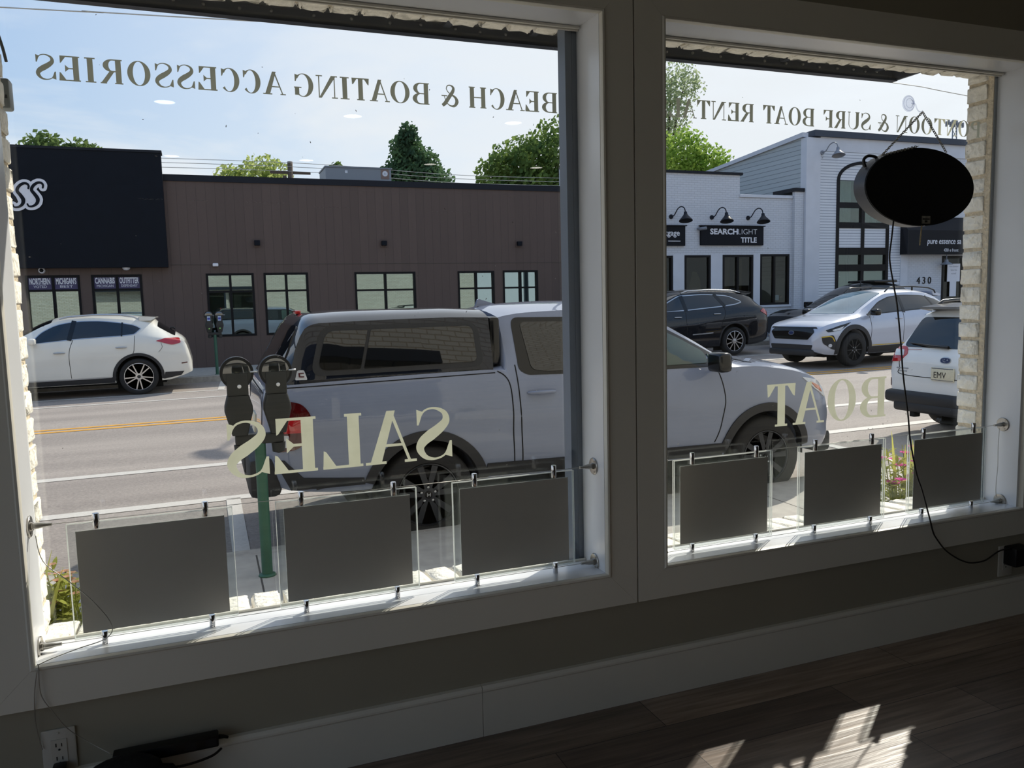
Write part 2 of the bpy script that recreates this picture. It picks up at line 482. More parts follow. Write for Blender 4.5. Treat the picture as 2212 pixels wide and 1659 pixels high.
# window units: jamb liner, stop bead, pane
def window_unit(name, x0, x1):
    mb = MB(); tck = .012
    mb.box(x0-tck, x0, .012, .152, SZ-tck, HZ+tck); mb.box(x1, x1+tck, .012, .152, SZ-tck, HZ+tck)
    mb.box(x0, x1, .012, .152, HZ, HZ+tck)
    o = struct(mb, name, M['jamb'])
    MB().box(x0, x1, .006, .152, SZ-tck-.01, SZ, bev=.002).build('sill_board', M['jamb'], o)
    s = MB()
    s.box(x0+.001, x1-.001, .122, .131, HZ-.008, HZ-.0005, bev=.002); s.box(x0+.001, x1-.001, .133, .1405, HZ-.011, HZ-.0005, bev=.002)
    s.box(x0+.001, x1-.001, .134, .1405, SZ+.0005, SZ+.007, bev=.002)
    s.build('stop_bead', M['trim'], o)
    p = MB().box(x0, x1, GY, GY+.006, SZ, HZ).build('pane', M['glass'], o)
    d = MB(); rr = random.Random(int(x0*100)+900)
    for k in range(70):
        x, z, s = rr.uniform(x0+.03, x1-.03), rr.uniform(SZ+.05, HZ-.06), rr.uniform(.0005, .0014); L = s*rr.uniform(1, 3.5); a = rr.uniform(0, PI)
        d.face([(x-L*math.cos(a), GY-.0004, z-L*math.sin(a)), (x+s*math.sin(a), GY-.0004, z-s*math.cos(a)), (x+L*math.cos(a), GY-.0004, z+L*math.sin(a)), (x-s*math.sin(a), GY-.0004, z+s*math.cos(a))])
    if x0 < 0:
        for xa, xb, z in ((-1.275, -1.22, 1.461), (-1.165, -1.12, 1.46), (-1.03, -.93, 1.458), (-.86, -.77, 1.449), (-.55, -.43, 1.443)):
            for k in range(9):
                x = xa+(xb-xa)*k/9+rr.uniform(-.002, .002); d.face([(x, GY-.0004, z+rr.uniform(-.003, .003)), (x+.007, GY-.0004, z-.0004), (x+.007, GY-.0004, z+.0002)])
    do_ = d.build('dirt_specks', M['dirt'], o, weld=False); do_['kind'] = 'stuff'
    return o
window_unit('window_1', LX0, LX1); window_unit('window_2', RX0, RX1)

# blue-grey steel post behind the right edge of the left pane
o = MB().box(-.138, -.118, GY+.008, .2, SZ-.05, HZ+.05, bev=.001).box(-.1172, -.06, GY+.0085, .19, SZ-.05, HZ+.05).build('steel_post', M['post'])
tag(o, None, None, None, 'structure'); o.name = 'trim_3'

# rough brick returns, soldier course over the glass and sloped brick sill outside
def rough_block(mb, x0, x1, y0, y1, z0, z1, j=.003, bev=.007):
    tmp = bmesh.new()
    vs = [Vector((x, y, z)) for x in (x0, x1) for y in (y0, y1) for z in (z0, z1)]
    v = [tmp.verts.new(p) for p in vs]
    for q in ((0, 1, 3, 2), (4, 6, 7, 5), (0, 4, 5, 1), (2, 3, 7, 6), (0, 2, 6, 4), (1, 5, 7, 3)):
        tmp.faces.new([v[i] for i in q])
    bmesh.ops.bevel(tmp, geom=tmp.edges[:], offset=bev, segments=2, profile=.5, affect='EDGES')
    bmesh.ops.subdivide_edges(tmp, edges=tmp.edges[:], cuts=1, use_grid_fill=True)
    mp = {}
    for w in tmp.verts:
        mp[w] = mb.bm.verts.new(w.co + Vector((rnd.uniform(-j, j), rnd.uniform(-j, j), rnd.uniform(-j, j))))
    for f in tmp.faces:
        nf = mb.bm.faces.new([mp[w] for w in f.verts]); nf.smooth = True
    tmp.free()

P = .0665
def pier(name, xr, s, wide):
    """stack of bricks whose ends show beside the glass; s=+1 bricks run to +x"""
    mb = MB(); z = SZ - .06; k = 0
    while z < HZ+.03:
        e = rnd.uniform(-.003, .003)
        a, b = xr + s*e, xr + s*wide
        rough_block(mb, min(a, b), max(a, b), .172, .256+rnd.uniform(-.003, .003), z+.0055, z+P-.0065, .0016, .0045)
        z += P; k += 1
    o = mb.build(name, M['roughbrick']); o['kind'] = 'structure'
    mo = MB().box(min(xr+s*.004, xr+s*wide), max(xr+s*.004, xr+s*wide), .150, .250, SZ-.06, HZ+.03).build('mortar', M['mortar'], o)
    return o
pier('trim_4', 1.556, 1, .10)
struct(MB().box(1.5635, 1.60, .1485, .153, SZ-.03, HZ+.02), 'trim_8', pbr('grey_edge_strip', '#9fa3a8', .6, noise=.06)); pier('trim_5', -1.552, -1, .10)

mb = MB(); x = -1.62
while x < 1.66:
    if not (-.155 < x < .07):
        rough_block(mb, x+.003, x+.079, .150, .247+rnd.uniform(-.006, .006), 1.972+rnd.uniform(-.003, .003), 2.10, .004, .010)
    x += .0835
o = mb.build('trim_6', M['roughbrick']); o['kind'] = 'structure'
MB().box(-1.62, 1.66, .150, .225, 1.981, 2.10).build('mortar', M['mortar'], o)
mb = MB(); x = -1.66
while x < 1.7:
    tmp = bmesh.new(); bmesh.ops.create_cube(tmp, size=1); tmp.free()
    rough_block(mb, x+.005, x+.079, .156, .335, SZ-.075, SZ-.006+rnd.uniform(-.004, .004), .003, .009)
    x += .0845
o = mb.build('trim_7', M['roughbrick']); o['kind'] = 'structure'
for v in o.data.vertices: v.co.z -= max(0, v.co.y-.16)*.09
MB().box(-1.66, 1.7, .158, .322, SZ-.09, SZ-.045).build('mortar', M['mortar'], o)
for v in o.children[0].data.vertices: v.co.z -= max(0, v.co.y-.16)*.09

# awning: flat canopy with a bolted steel fascia
aw = thing('awning', 'black steel awning with bolted fascia along the top of both windows', 'awning', (0, .43, 2.05))
def AW(mb, name, mat, smooth=None):
    o = mb.build(name, mat, aw, smooth); o.matrix_parent_inverse = Matrix.Translation((0, -.43, -2.05)); return o
AW(MB().box(-6, 1.545, .59, .602, 2.047, 2.20).box(-6, 1.545, .57, .59, 2.047, 2.056), 'fascia', M['awning'])
AW(MB().box(-6, 1.545, (.2512), .588, 2.09, 2.10), 'soffit', M['soffit'])
AW(MB().box(1.533, 1.5455, .262, .588, 2.049, 2.2), 'end_plate', M['awning'])
for x in (-1.16, -.36, -.06, .42, .97, 1.43): AW(MB().box(x-.012, x+.012, (.2512), .57, 2.075, 2.0895), 'bracket', M['awning'])
for x in (-1.41, -1.29, -1.17, -1.09, -.99, -.90, -.775, -.66, -.54, -.44, -.325, -.24, -.15, .32, .40, .47, .58, .70, .80, .90, 1.0, 1.08, 1.16, 1.25, 1.33, 1.39, 1.45):
    AW(MB().lathe([(0, 0), (.0055, 0), (.0055, .003), (.004, .006), (0, .0065)], T(x, .5885, 2.078+rnd.uniform(-.003, .003)) @ Matrix.Rotation(PI/2, 4, 'X'), 10), 'bolt', M['steel'])

# downlights in the room ceiling
for i, (x, y) in enumerate([(-1.32, -4.4), (.1, -4.5), (1.48, -4.4), (-1.35, -6.7), (-.02, -6.65), (1.33, -6.6), (2.6, -6.55)]):
    l = thing('ceiling_downlight', ['round downlight in the front row, left end', 'round downlight in the front row, centre', 'round downlight in the front row, right end', 'round downlight in the rear row, left end', 'round downlight in the rear row, second from the left', 'round downlight in the rear row, third from the left', 'round downlight in the rear row, right end'][i], 'ceiling light', (x, y, CEILZ-.001), 0, 'ceiling downlights')
    MB().lathe([(.075, 0), (.095, 0), (.095, -.012), (.075, -.016), (.075, 0)], None, 28).build('trim_ring', M['white_plastic'], l)
    MB().lathe([(0, -.010), (.0745, -.010), (.0745, -.004), (0, -.004)], None, 28).build('lens', M['led'], l)
# ---------------------------------------------------------------- high contrast serif letters (unit cap height)
def ell(cx, cy, rx, ry, a0, a1, n=22):
    return [(cx+rx*math.cos(a0+(a1-a0)*k/n), cy+ry*math.sin(a0+(a1-a0)*k/n)) for k in range(n+1)]
def strip(A, B): return [[A[i], A[i+1], B[i+1], B[i]] for i in range(len(A)-1)]
TH, HA = .215, .05
def bar(x0, x1, y0, y1): return [[(x0, y0), (x1, y0), (x1, y1), (x0, y1)]]
def stem(x, w, o=.055, top=True, bot=True):
    q = bar(x, x+w, 0, 1)
    if bot: q += bar(x-o, x+w+o, 0, HA)
    if top: q += bar(x-o, x+w+o, 1-HA, 1)
    return q
def slant(x0, w0, x1, w1): return [[(x0, 0), (x0+w0, 0), (x1+w1, 1), (x1, 1)]]
def bowl(x, xr, y0, y1, t, inner):
    """half ellipse bulging right from x; thick at the right"""
    cy = (y0+y1)/2; ry = (y1-y0)/2
    o = ell(x, cy, xr-x, ry, -PI/2, PI/2); i = ell(x, cy, xr-x-t, ry-HA, -PI/2, PI/2)
    return strip(o, i) + bar(inner, x+.001, y0, y0+HA) + bar(inner, x+.001, y1-HA, y1)
def stroke(path, ws):
    c = smooth_path([(*p, 0) for p in path], 6); n = len(c)
    f = [ws[min(int(i/6), len(ws)-1)] + (ws[min(int(i/6)+1, len(ws)-1)]-ws[min(int(i/6), len(ws)-1)])*((i % 6)/6) for i in range(n)]
    pg = offset_path([(p.x, p.y) for p in c], f); A = pg[:n]; B = pg[n:][::-1]
    return strip(A, B)
def tri(*p): return [list(p)]
def glyph(c, w):
    o = .05
    if c == 'I': return stem(w/2-TH/2, TH, w/2-TH/2)
    if c == 'B':
        x = o; return stem(x, TH, o) + bowl(w*.52, w-.04, .5-HA/2, 1, TH*.92, x) + bowl(w*.52, w, 0, .5+HA/2, TH, x)
    if c == 'P': return stem(o, TH, o) + bowl(w*.52, w, .46, 1, TH, o)
    if c == 'R':
        return stem(o, TH, o) + bowl(w*.45, w*.86, .48, 1, TH, o) + [[(w*.36, .5), (w*.58, .5), (w*.98, .02), (w*.74, .02)]] + bar(w*.72, w, 0, HA)
    if c in 'EFL':
        q = stem(o, TH, o)
        if c != 'L': q += bar(o, w*.92, 1-HA, 1) + tri((w*.92, 1), (w*.92, .70), (w*.87, .72), (w*.66, 1-HA)) + bar(o+TH, w*.7, .5-HA/2, .5+HA/2) + tri((w*.7, .36), (w*.7, .64), (w*.5, .5))
        if c != 'F': q += bar(o, w, 0, HA) + tri((w, 0), (w*.97, .34), (w*.91, .32), (w*.68, HA))
        return q
    if c == 'H': return stem(o, TH, o) + stem(w-o-TH, TH, o) + bar(o+TH, w-o-TH, .5-HA/2, .5+HA/2)
    if c == 'T': return stem(w/2-TH/2, TH, .07) + bar(0, w, 1-HA, 1) + tri((0, 1), (.02, .70), (.07, .72), (w*.28, 1-HA)) + tri((w, 1), (w-.02, .70), (w-.07, .72), (w*.72, 1-HA))
    if c == 'A':
        return slant(w*.70, TH, w*.40, TH*.75) + slant(w*.10, HA*1.1, w*.46, HA*1.3) + bar(w*.24, w*.74, .32, .32+HA) + bar(0, w*.24, 0, HA) + bar(w*.60, w, 0, HA)
    if c == 'N':
        return bar(w*.12, w*.12+HA, 0, 1) + bar(0, w*.28, 0, HA) + [[(w*.06, 1), (w*.06+TH*1.05, 1), (w*.88, 0), (w*.88-TH*.55, 0)]] + bar(w*.84, w*.84+HA, 0, 1) + bar(w*.70, w, 1-HA, 1) + bar(0, w*.2, 1-HA, 1)
    if c == 'U':
        x1 = w*.86; ox = (x1+HA+o)/2
        O = ell(ox, .30, ox-o, .31, PI, 2*PI); I = ell((o+TH+x1)/2, .30, (x1-o-TH)/2, .27, PI, 2*PI)
        return bar(o, o+TH, .30, 1) + bar(x1, x1+HA, .30, 1) + strip(O, I) + bar(0, o+TH+.05, 1-HA, 1) + bar(x1-.09, w, 1-HA, 1)
    if c == 'O': return strip(ell(w/2, .5, w/2, .515, 0, 2*PI, 44), ell(w/2, .5, w/2-TH, .48, 0, 2*PI, 44))
    if c in 'CG':
        O = ell(w*.52, .5, w*.52, .515, R(42), R(318), 36); I = ell(w*.56, .5, w*.56-TH, .48, R(36), R(324), 36)
        q = strip(O, I) + tri((w*.95, .98), (w*.95, .66), (w*.90, .66), (w*.78, .93))
        if c == 'C': return q
        return q + bar(w*.74, w*.74+TH*.9, .06, .42) + bar(w*.62, w, .42-HA, .42)
    if c == 'S':
        k = lambda p: (p[0]*w, p[1])
        path = [k(p) for p in [(.86, .80), (.72, .95), (.46, .99), (.20, .90), (.15, .74), (.32, .60), (.56, .48), (.78, .36), (.86, .22), (.72, .06), (.46, .01), (.20, .08), (.08, .26)]]
        q = stroke(path, [.03, .035, .04, .09, .15, .19, .215, .19, .15, .09, .04, .035, .03])
        return q + tri((w*.93, .98), (w*.93, .68), (w*.88, .68), (w*.76, .93)) + tri((0, .02), (0, .34), (w*.06, .34), (w*.2, .07))
    if c == '&':
        k = lambda p: (p[0]*w, p[1])
        q = stroke([k(p) for p in [(.66, .80), (.60, .95), (.42, .98), (.27, .88), (.30, .70), (.52, .42), (.74, .14), (.90, .02)]], [.04, .05, .06, .12, .16, .18, .18, .14])
        q += stroke([k(p) for p in [(.40, .56), (.16, .42), (.08, .22), (.22, .03), (.46, .03), (.66, .18), (.78, .46)]], [.05, .12, .18, .12, .06, .04, .035])
        q += stroke([k(p) for p in [(.40, .56), (.58, .68), (.66, .82)]], [.04, .045, .04]) + bar(w*.62, w*.94, .46, .46+HA)
        return q

def letter(parent, c, x0, x1, z0, z1):
    """one vinyl letter on the outside of the glass, so it reads backwards from the room"""
    h = z1-z0; mb = MB()
    vs, fs = [], []
    for poly in glyph(c, (x1-x0)/h):
        a = sum(poly[i-1][0]*poly[i][1]-poly[i][0]*poly[i-1][1] for i in range(len(poly)))
        if abs(a) < 1e-7: continue
        if a < 0: poly = poly[::-1]
        fs.append(list(range(len(vs), len(vs)+len(poly)))); vs += [Vector((p[0], p[1])) for p in poly]
    V, _, F, _, _, OF = delaunay_2d_cdt(vs, [], fs, 0, 1e-5)          # union of the strokes: no doubled faces
    bv = [mb.bm.verts.new((x1 - p.x*h, GY+.0063, z0 + p.y*h)) for p in V]
    for f, of in zip(F, OF):
        if of: mb.bm.faces.new([bv[i] for i in f])
    o = mb.build('letter', M['vinyl'], parent, weld=False)
    return o
def inscription(label, items, z0, z1, zl=None):
    s = thing('window_lettering', label, 'lettering', (0, 0, 0), 0, 'serif vinyl lettering on the panes')
    for c, x0, x1 in items: letter(s, c, x0, x1, z0, z1)
    return s
inscription('row of olive serif letters BEACH & BOATING ACCESSORIES, backwards across the left pane', [
 ('S', -1.468, -1.426), ('E', -1.420, -1.376), ('I', -1.366, -1.344), ('R', -1.335, -1.287), ('O', -1.277, -1.227), ('S', -1.219, -1.177), ('S', -1.170, -1.129), ('E', -1.122, -1.078), ('C', -1.070, -1.026), ('C', -1.019, -.976), ('A', -.971, -.916),
 ('G', -.895, -.847), ('N', -.840, -.786), ('I', -.779, -.756), ('T', -.749, -.704), ('A', -.703, -.650), ('O', -.648, -.596), ('B', -.588, -.542), ('&', -.511, -.461), ('H', -.430, -.380), ('C', -.370, -.326), ('A', -.322, -.266), ('E', -.264, -.222), ('B', -.213, -.166)], 1.726, 1.782)
inscription('row of grey serif letters PONTOON & SURF BOAT RENTALS, backwards across the right pane', [
 ('S', .158, .198), ('L', .205, .245), ('A', .247, .302), ('T', .303, .351), ('N', .355, .409), ('E', .416, .459), ('R', .463, .513), ('T', .549, .595), ('A', .593, .646), ('O', .649, .698), ('B', .705, .752), ('F', .787, .829), ('R', .835, .882), ('U', .891, .941), ('S', .947, .990), ('&', 1.019, 1.069), ('N', 1.100, 1.153), ('O', 1.160, 1.209), ('O', 1.217, 1.268), ('T', 1.276, 1.328), ('N', 1.332, 1.385), ('O', 1.391, 1.442), ('P', 1.451, 1.497)], 1.738, 1.794)
inscription('large pale letters SALES, backwards on the lower part of the left pane', [('S', -1.113, -1.006), ('E', -.994, -.883), ('L', -.869, -.762), ('A', -.755, -.613), ('S', -.617, -.510)], .760, .906)
inscription('large tan letters BOAT, backwards on the lower part of the right pane', [('T', .575, .691), ('A', .681, .813), ('O', .827, .951), ('B', .970, 1.087)], .759, .901)

# ---------------------------------------------------------------- cables and hanging displays
CY = .075
def flange_bm(x, y, z, s):
    """round wall flange with a cone nut, axis pointing to s*x"""
    m = T(x, y, z) @ (TOX if s > 0 else Matrix.Rotation(-PI/2, 4, 'Y'))
    a = MB().lathe([(0, 0), (.025, 0), (.025, .003), (.0235, .0045), (.010, .0045), (.010, .009), (0, .009)], m, 26)
    for k in range(3):
        an = R(90+120*k)
        a.lathe([(0, .0046), (.003, .0046), (.003, .0056), (0, .0056)], m @ T(.0175*math.cos(an), .0175*math.sin(an), 0), 10)
    b = MB().lathe([(0, .009), (.0075, .009), (.0075, .018), (.004, .036), (.004, .046), (0, .046)], m, 16)
    return a, b
def cable(x0, x1, z, label):
    c = thing('display_cable', label, 'cable', (x0, CY, z), 0, 'steel cables across the windows')
    L = x1-x0
    MB().tube([(.03, 0, 0), (L-.03, 0, 0)], .0008, 6).build('wire', M['wire'], c)
    for xx, s in ((.0004, 1), (L-.0004, -1)):
        a, b = flange_bm(xx, 0, 0, s)
        f = a.build('flange', M['steel'], c, 30); b.build('cone_nut', M['wire'], f, 30)
ZT, ZB = .703, .421
cable(LX0, LX1, ZT+.006, 'upper steel cable with round end flanges across the left window')
cable(LX0, LX1, ZB, 'lower steel cable with round end flanges just above the left sill')
cable(RX0, RX1, ZT-.002, 'upper steel cable with round end flanges across the right window')
cable(RX0, RX1, ZB-.006, 'lower steel cable with round end flanges just above the right sill')
tag(MB().tube(smooth_path([(1.562, CY+.002, .689), (1.556, CY, .62), (1.553, CY-.004, .55), (1.545, CY-.006, .48), (1.549, CY-.004, .445), (1.556, CY-.002, .433)]), .001, 6).build('spare_wire', M['wire']),
    'loose thin wire hanging between the two flanges of the right jamb', 'wire')
tag(MB().tube(smooth_path([(-1.534, CY-.002, .69), (-1.52, CY-.02, .63), (-1.47, CY-.035, .58), (-1.42, CY-.055, .53), (-1.385, CY-.06, .47), (-1.40, CY-.06, .44), (-1.46, CY-.055, .424), (-1.51, CY-.06, .413), (-1.535, CY-.08, .411), (-1.535, -.0075, .409), (-1.536, -.0095, .36), (-1.532, -.006, .33), (-1.515, -.004, .295), (-1.49, -.0035, .25), (-1.45, -.006, .21), (-1.40, -.030, .18)]), .0011, 6).build('thin_wire', M['wire']),
    'thin loose wire looping from the left jamb over the sill and down the wall', 'wire')
tag(MB().tube(smooth_path([(-1.538, -.0085, .40), (-1.546, -.005, .36), (-1.55, -.004, .32), (-1.553, .006, .27), (-1.549, .008, .23), (-1.545, .009, .205)]), .0011, 6).build('thin_wire', M['wire']),
    'short thin wire hanging straight down below the left corner of the left sill', 'wire')

def display(x0, label):
    """black card between the clear plates, held by four barrel clips on the cables"""
    d = thing('cable_display', label, 'display panel', (x0, CY, ZB), 0, 'display panels on the cables')
    W, H = .365, .277; z0 = .006
    pl = MB(); 
    for y in (-.0055, .0025):
        pl.box(0, W, y, y+.003, z0, z0+H)
        for (a, b, c, e) in ((-.0006, .0004, z0, z0+H), (W-.0004, W+.0006, z0, z0+H), (0, W, z0-.0006, z0+.0004), (0, W, z0+H-.0004, z0+H+.0006)):
            pl.box(a, b, y-.0002, y+.0032, c, e, mi=1)
    pl.build('clear_plate', [M['acrylic'], M['acryledge']], d)
    MB().box(.019, .346, -.0062, -.0059, z0+.0135, z0+.259).box(.0185, .019, -.0066, -.0058, z0+.0135, z0+.259, mi=1).box(.0185, .3465, -.0066, -.0058, z0+.259, z0+.2598, mi=1).build('card', [M['card'], M['acryledge']], d)
    for cx in (.063, .303):
        for cz in (-.001, ZT-ZB+.004):
            m = T(cx, -.004, cz-.018)
            MB().lathe([(0, 0), (.0068, 0), (.0074, .0008), (.0074, .0352), (.0068, .036), (0, .036)], m, 18).build('clip', M['chrome'], d, 40)
    return d
d0 = display(-1.471, 'black display panel at the left end of the left window')
for x, lb in [(-1.002, 'black display panel in the middle of the left window, below the letters SALES'), (-.535, 'black display panel at the right end of the left window'), (.170, 'black display panel at the left end of the right window'), (.645, 'black display panel in the middle of the right window, left of the pink flowers'), (1.120, 'black display panel at the right end of the right window, behind the black cord')]:
    dup(d0, (x, CY, ZB - (.006 if x > 0 else 0)), None, lb)

# ---------------------------------------------------------------- oval hanging sign seen from behind
sg = thing('oval_sign', 'black oval light-up sign seen from behind, hung by chains in the right window', 'sign', (1.128, .06, 1.543))
A, B = .241, .128
def oval(a, b, n=56): return [(a*math.cos(2*PI*k/n), b*math.sin(2*PI*k/n)) for k in range(n)]
MB().prism(oval(A, B), 'Y', 0, .004).build('back_panel', pbr('sign_back', '#050506', .75, noise=.3, nscale=30), sg)
mb = MB(); pr = [(A-.002, 0.0042), (A+.002, .0042), (A+.002, .05), (A-.004, .05)]
for (oa, y0, y1) in ((0.001, .0045, .052),):
    O = oval(A+oa, B+oa); I = oval(A-.004, B-.004); n = len(O)
    for k in range(n):
        j = (k+1) % n
        mb.face([(O[k][0], y0, O[k][1]), (O[j][0], y0, O[j][1]), (O[j][0], y1, O[j][1]), (O[k][0], y1, O[k][1])])
        mb.face([(O[k][0], y1, O[k][1]), (O[j][0], y1, O[j][1]), (I[j][0], y1, I[j][1]), (I[k][0], y1, I[k][1])])
mb.build('rim', pbr('sign_rim', '#4e5058', .4, noise=.05), sg, 40)
MB().prism(oval(A-.004, B-.004), 'Y', .046, .0505).build('face_panel', M['black'], sg)
MB().box(.005, .043, -.0008, -.0002, -.121, -.0955).build('rating_label', pbr('grey_label', '#9a968a', .6, noise=.25, nscale=90), sg)
MB().box(.008, .040, -.0011, -.0008, -.108, -.1035).box(.018, .030, -.0011, -.0008, -.117, -.110).build('label_print', M['black'], sg.children[-1])
def chain_bm(p, q, link=.011, r=.0013):
    p, q = Vector(p), Vector(q); L = (q-p).length; n = max(2, int(L/(link*.72))); d = (q-p).normalized()
    mb = MB(); a = d.cross(Vector((0, 1, 0))).normalized(); b = a.cross(d).normalized()
    for i in range(n):
        c = p + d*L*(i+.5)/n; s = a if i % 2 else b
        pts = [c + d*math.cos(2*PI*k/8)*link*.5 + s*math.sin(2*PI*k/8)*link*.3 for k in range(8)]
        mb.tube(pts, r, 5, closed=True)
    return mb
for nm, p, q in (('chain', (-.008, -.003, .243), (-.183, -.004, .093)), ('chain', (-.008, -.003, .243), (.102, -.004, .117)), ('chain', (-.183, -.004, .095), (-.02, .001, .1325))):
    chain_bm(p, q).build(nm, M['wire'], sg)
chain_bm((.006, .0, -.128), (.0, .0, -.192), .0065, .0011).build('pull_chain', pbr('brass', '#a3916a', .35, metal=.8, noise=.1), sg)
hd = MB(); hd.tube(smooth_path([(-.215, .03, .062), (-.222, .03, .085), (-.205, .03, .098), (-.18, .03, .098), (-.168, .03, .094)]), .005, 8); hd.build('hanger_loop', M['black'], sg, 40)
tag(MB().lathe([(0, 0), (.0275, 0), (.0275, .002), (.022, .005), (.016, .005), (.0155, .007), (.009, .010), (.0075, .018), (.005, .021), (0, .021)], T(1.147, GY-.0005, 1.834) @ Matrix.Rotation(PI/2, 4, 'X'), 32).tube(smooth_path([(1.147, .128, 1.832), (1.146, .112, 1.826), (1.144, .104, 1.812), (1.134, .085, 1.795), (1.124, .062, 1.789), (1.118, .056, 1.79)]), .0018, 8).tube([(1.147+.024*math.cos(2*PI*k/28), GY-.004, 1.834+.024*math.sin(2*PI*k/28)) for k in range(28)], .0012, 6, closed=True).tube([(1.147+.0155*math.cos(2*PI*k/28), GY-.0065, 1.834+.0155*math.sin(2*PI*k/28)) for k in range(28)], .001, 6, closed=True).build('suction_cup', glass_mat('clear_rubber', (.88, .89, .93), .05, 1.0, .08), None, 35),
    'clear round suction cup with a hook, stuck high on the right pane', 'suction cup')
pc = MB().tube(smooth_path([(1.003, .054, 1.43), (.992, .05, 1.37), (.986, .05, 1.303), (1.000, .042, 1.21), (1.008, .035, 1.15), (1.018, .026, 1.03), (1.024, .02, .934), (1.032, .013, .85), (1.043, .01, .778), (1.049, .005, .70), (1.065, .0, .62), (1.075, -.006, .57), (1.093, -.01, .523), (1.124, -.016, .426), (1.139, -.018, .378), (1.158, -.016, .351), (1.208, -.010, .302), (1.271, -.004, .262), (1.334, .002, .235), (1.38, .004, .228), (1.425, .002, .232), (1.468, -.012, .262), (1.50, -.03, .272)]), .0026, 8).build('power_cord', M['cord'], sg)
pc.matrix_parent_inverse = Matrix.Translation((-1.128, -.06, -1.543))

# ---------------------------------------------------------------- outlets and things low on the wall
def outlet(x, z, label):
    o = thing('wall_outlet', label, 'outlet', (x, .018, z), 0, 'white wall outlets')
    MB().box(-.035, .035, -.006, -.0003, -.0575, .0575, bev=.003).build('plate', M['white_plastic'], o, 40)
    f = MB().box(-.0168, .0168, -.0075, -.0058, -.0335, .0335, bev=.001).build('receptacle', M['white_plastic'], o)
    s = MB()
    for zz in (.016, -.016):
        s.box(-.0072, -.0048, -.0079, -.0074, zz, zz+.009).box(.0046, .0066, -.0079, -.0074, zz, zz+.0075); s.lathe([(0, 0), (.0026, 0), (.0026, .0005), (0, .0005)], T(0, -.0074, zz-.007) @ Matrix.Rotation(PI/2, 4, 'X'), 10)
    s.build('slots', M['black'], f)
    MB().lathe([(0, 0), (.0028, 0), (.0022, .0012), (0, .0012)], T(0, -.006, .0485) @ Matrix.Rotation(PI/2, 4, 'X'), 10).build('screw', M['white_plastic'], o)
    return o
o1 = outlet(-1.512, .187, 'white wall outlet low on the wall below the left window')
dup(o1, (1.536, .018, .21), None, 'white wall outlet in the dark at the far right, mostly behind a plug')
ad = thing('power_adapter', 'black plug-in adapter in the right wall outlet', 'power adapter', (1.553, .0105, .235))
MB().box(-.035, .045, -.052, -.0001, -.035, .035, bev=.006).build('body', M['black'], ad, 40)
MB().tube([(-.052, -.03, .036), (-.046, -.03, .034), (-.030, -.03, .030)], .005, 8).build('strain_relief', M['black'], ad)
pg = thing('plug', 'black plug pushed into the lower socket of the left wall outlet', 'plug', (-1.512, .010, .155))
MB().box(-.014, .014, -.030, -.0001, -.016, .013, bev=.005).build('plug_body', M['black'], pg, 40)
MB().tube(smooth_path([(0, -.028, -.006), (.004, -.045, -.015), (.02, -.05, -.05), (.05, -.045, -.10), (.10, -.04, -.145)]), .003, 8).build('lead', M['black'], pg)
# black power strip lying along the baseboard and its bag
ps = thing('power_strip', 'long black power strip lying along the top of the baseboard at lower left', 'power strip', (-1.285, -.018, .147))
MB().box(-.115, .115, -.016, .016, .0, .030, bev=.004).build('housing', M['black'], ps, 40)
for k in range(5): MB().box(-.095+k*.045, -.07+k*.045, -.0168, -.0158, .006, .024).build('socket', M['blackmetal'], ps)
MB().tube([(.115, 0, .018), (.127, 0, .016), (.137, -.002, .012)], [.006, .0045, .003], 8).build('end_lead', M['black'], ps)
bg = MB()
for k, (cx, cy, cz, rx, ry, rz) in enumerate([(0, 0, .0, .085, .04, .045), (-.06, -.005, -.015, .05, .035, .035), (.06, -.01, -.02, .06, .035, .035), (0, -.012, -.05, .11, .042, .05)]):
    bmesh.ops.create_icosphere(bg.bm, subdivisions=3, radius=1, matrix=T(cx, cy, cz) @ Matrix.Diagonal((rx, ry, rz, 1)))
for v in bg.bm.verts: v.co += Vector((rnd.uniform(-.002, .002),)*3)
bo = bg.build('cable_pouch', pbr('black_fabric', '#060606', .9, noise=.3, nscale=60, bump=.3), None, 60); bo.location = (-1.375, -.064, .142)
tag(bo, 'crumpled black cloth pouch hanging over the baseboard at lower left', 'pouch')
tag(MB().tube(smooth_path([(-1.32, -.06, .14), (-1.25, -.05, .128), (-1.19, -.035, .128), (-1.165, -.02, .135)]), .003, 8).build('short_cable', M['cord']), 'short black cable sagging below the power strip', 'cable')

# small grey sensor box with its lead, outside at the upper left edge of the glass
se = thing('security_sensor', 'small grey sensor box on the brick at the upper left edge', 'sensor', (-1.56, .31, 1.725))
MB().box(-.045, -.018, -.055, -.008, -.02, .02, bev=.004).build('mount', M['black'], se, 40)
MB().box(-.02, .012, -.012, .03, -.036, .036, bev=.006).build('case', pbr('sensor_grey', '#7f8584', .5, noise=.04), se, 40)
MB().box(-.004, .006, -.0135, -.0115, -.012, -.004).build('badge', M['black'], se)
MB().tube(smooth_path([(-.012, .0, .175), (-.004, -.002, .14), (.004, -.004, .105), (.009, -.006, .075)]), .0035, 8).build('lead', M['soffit'], se)
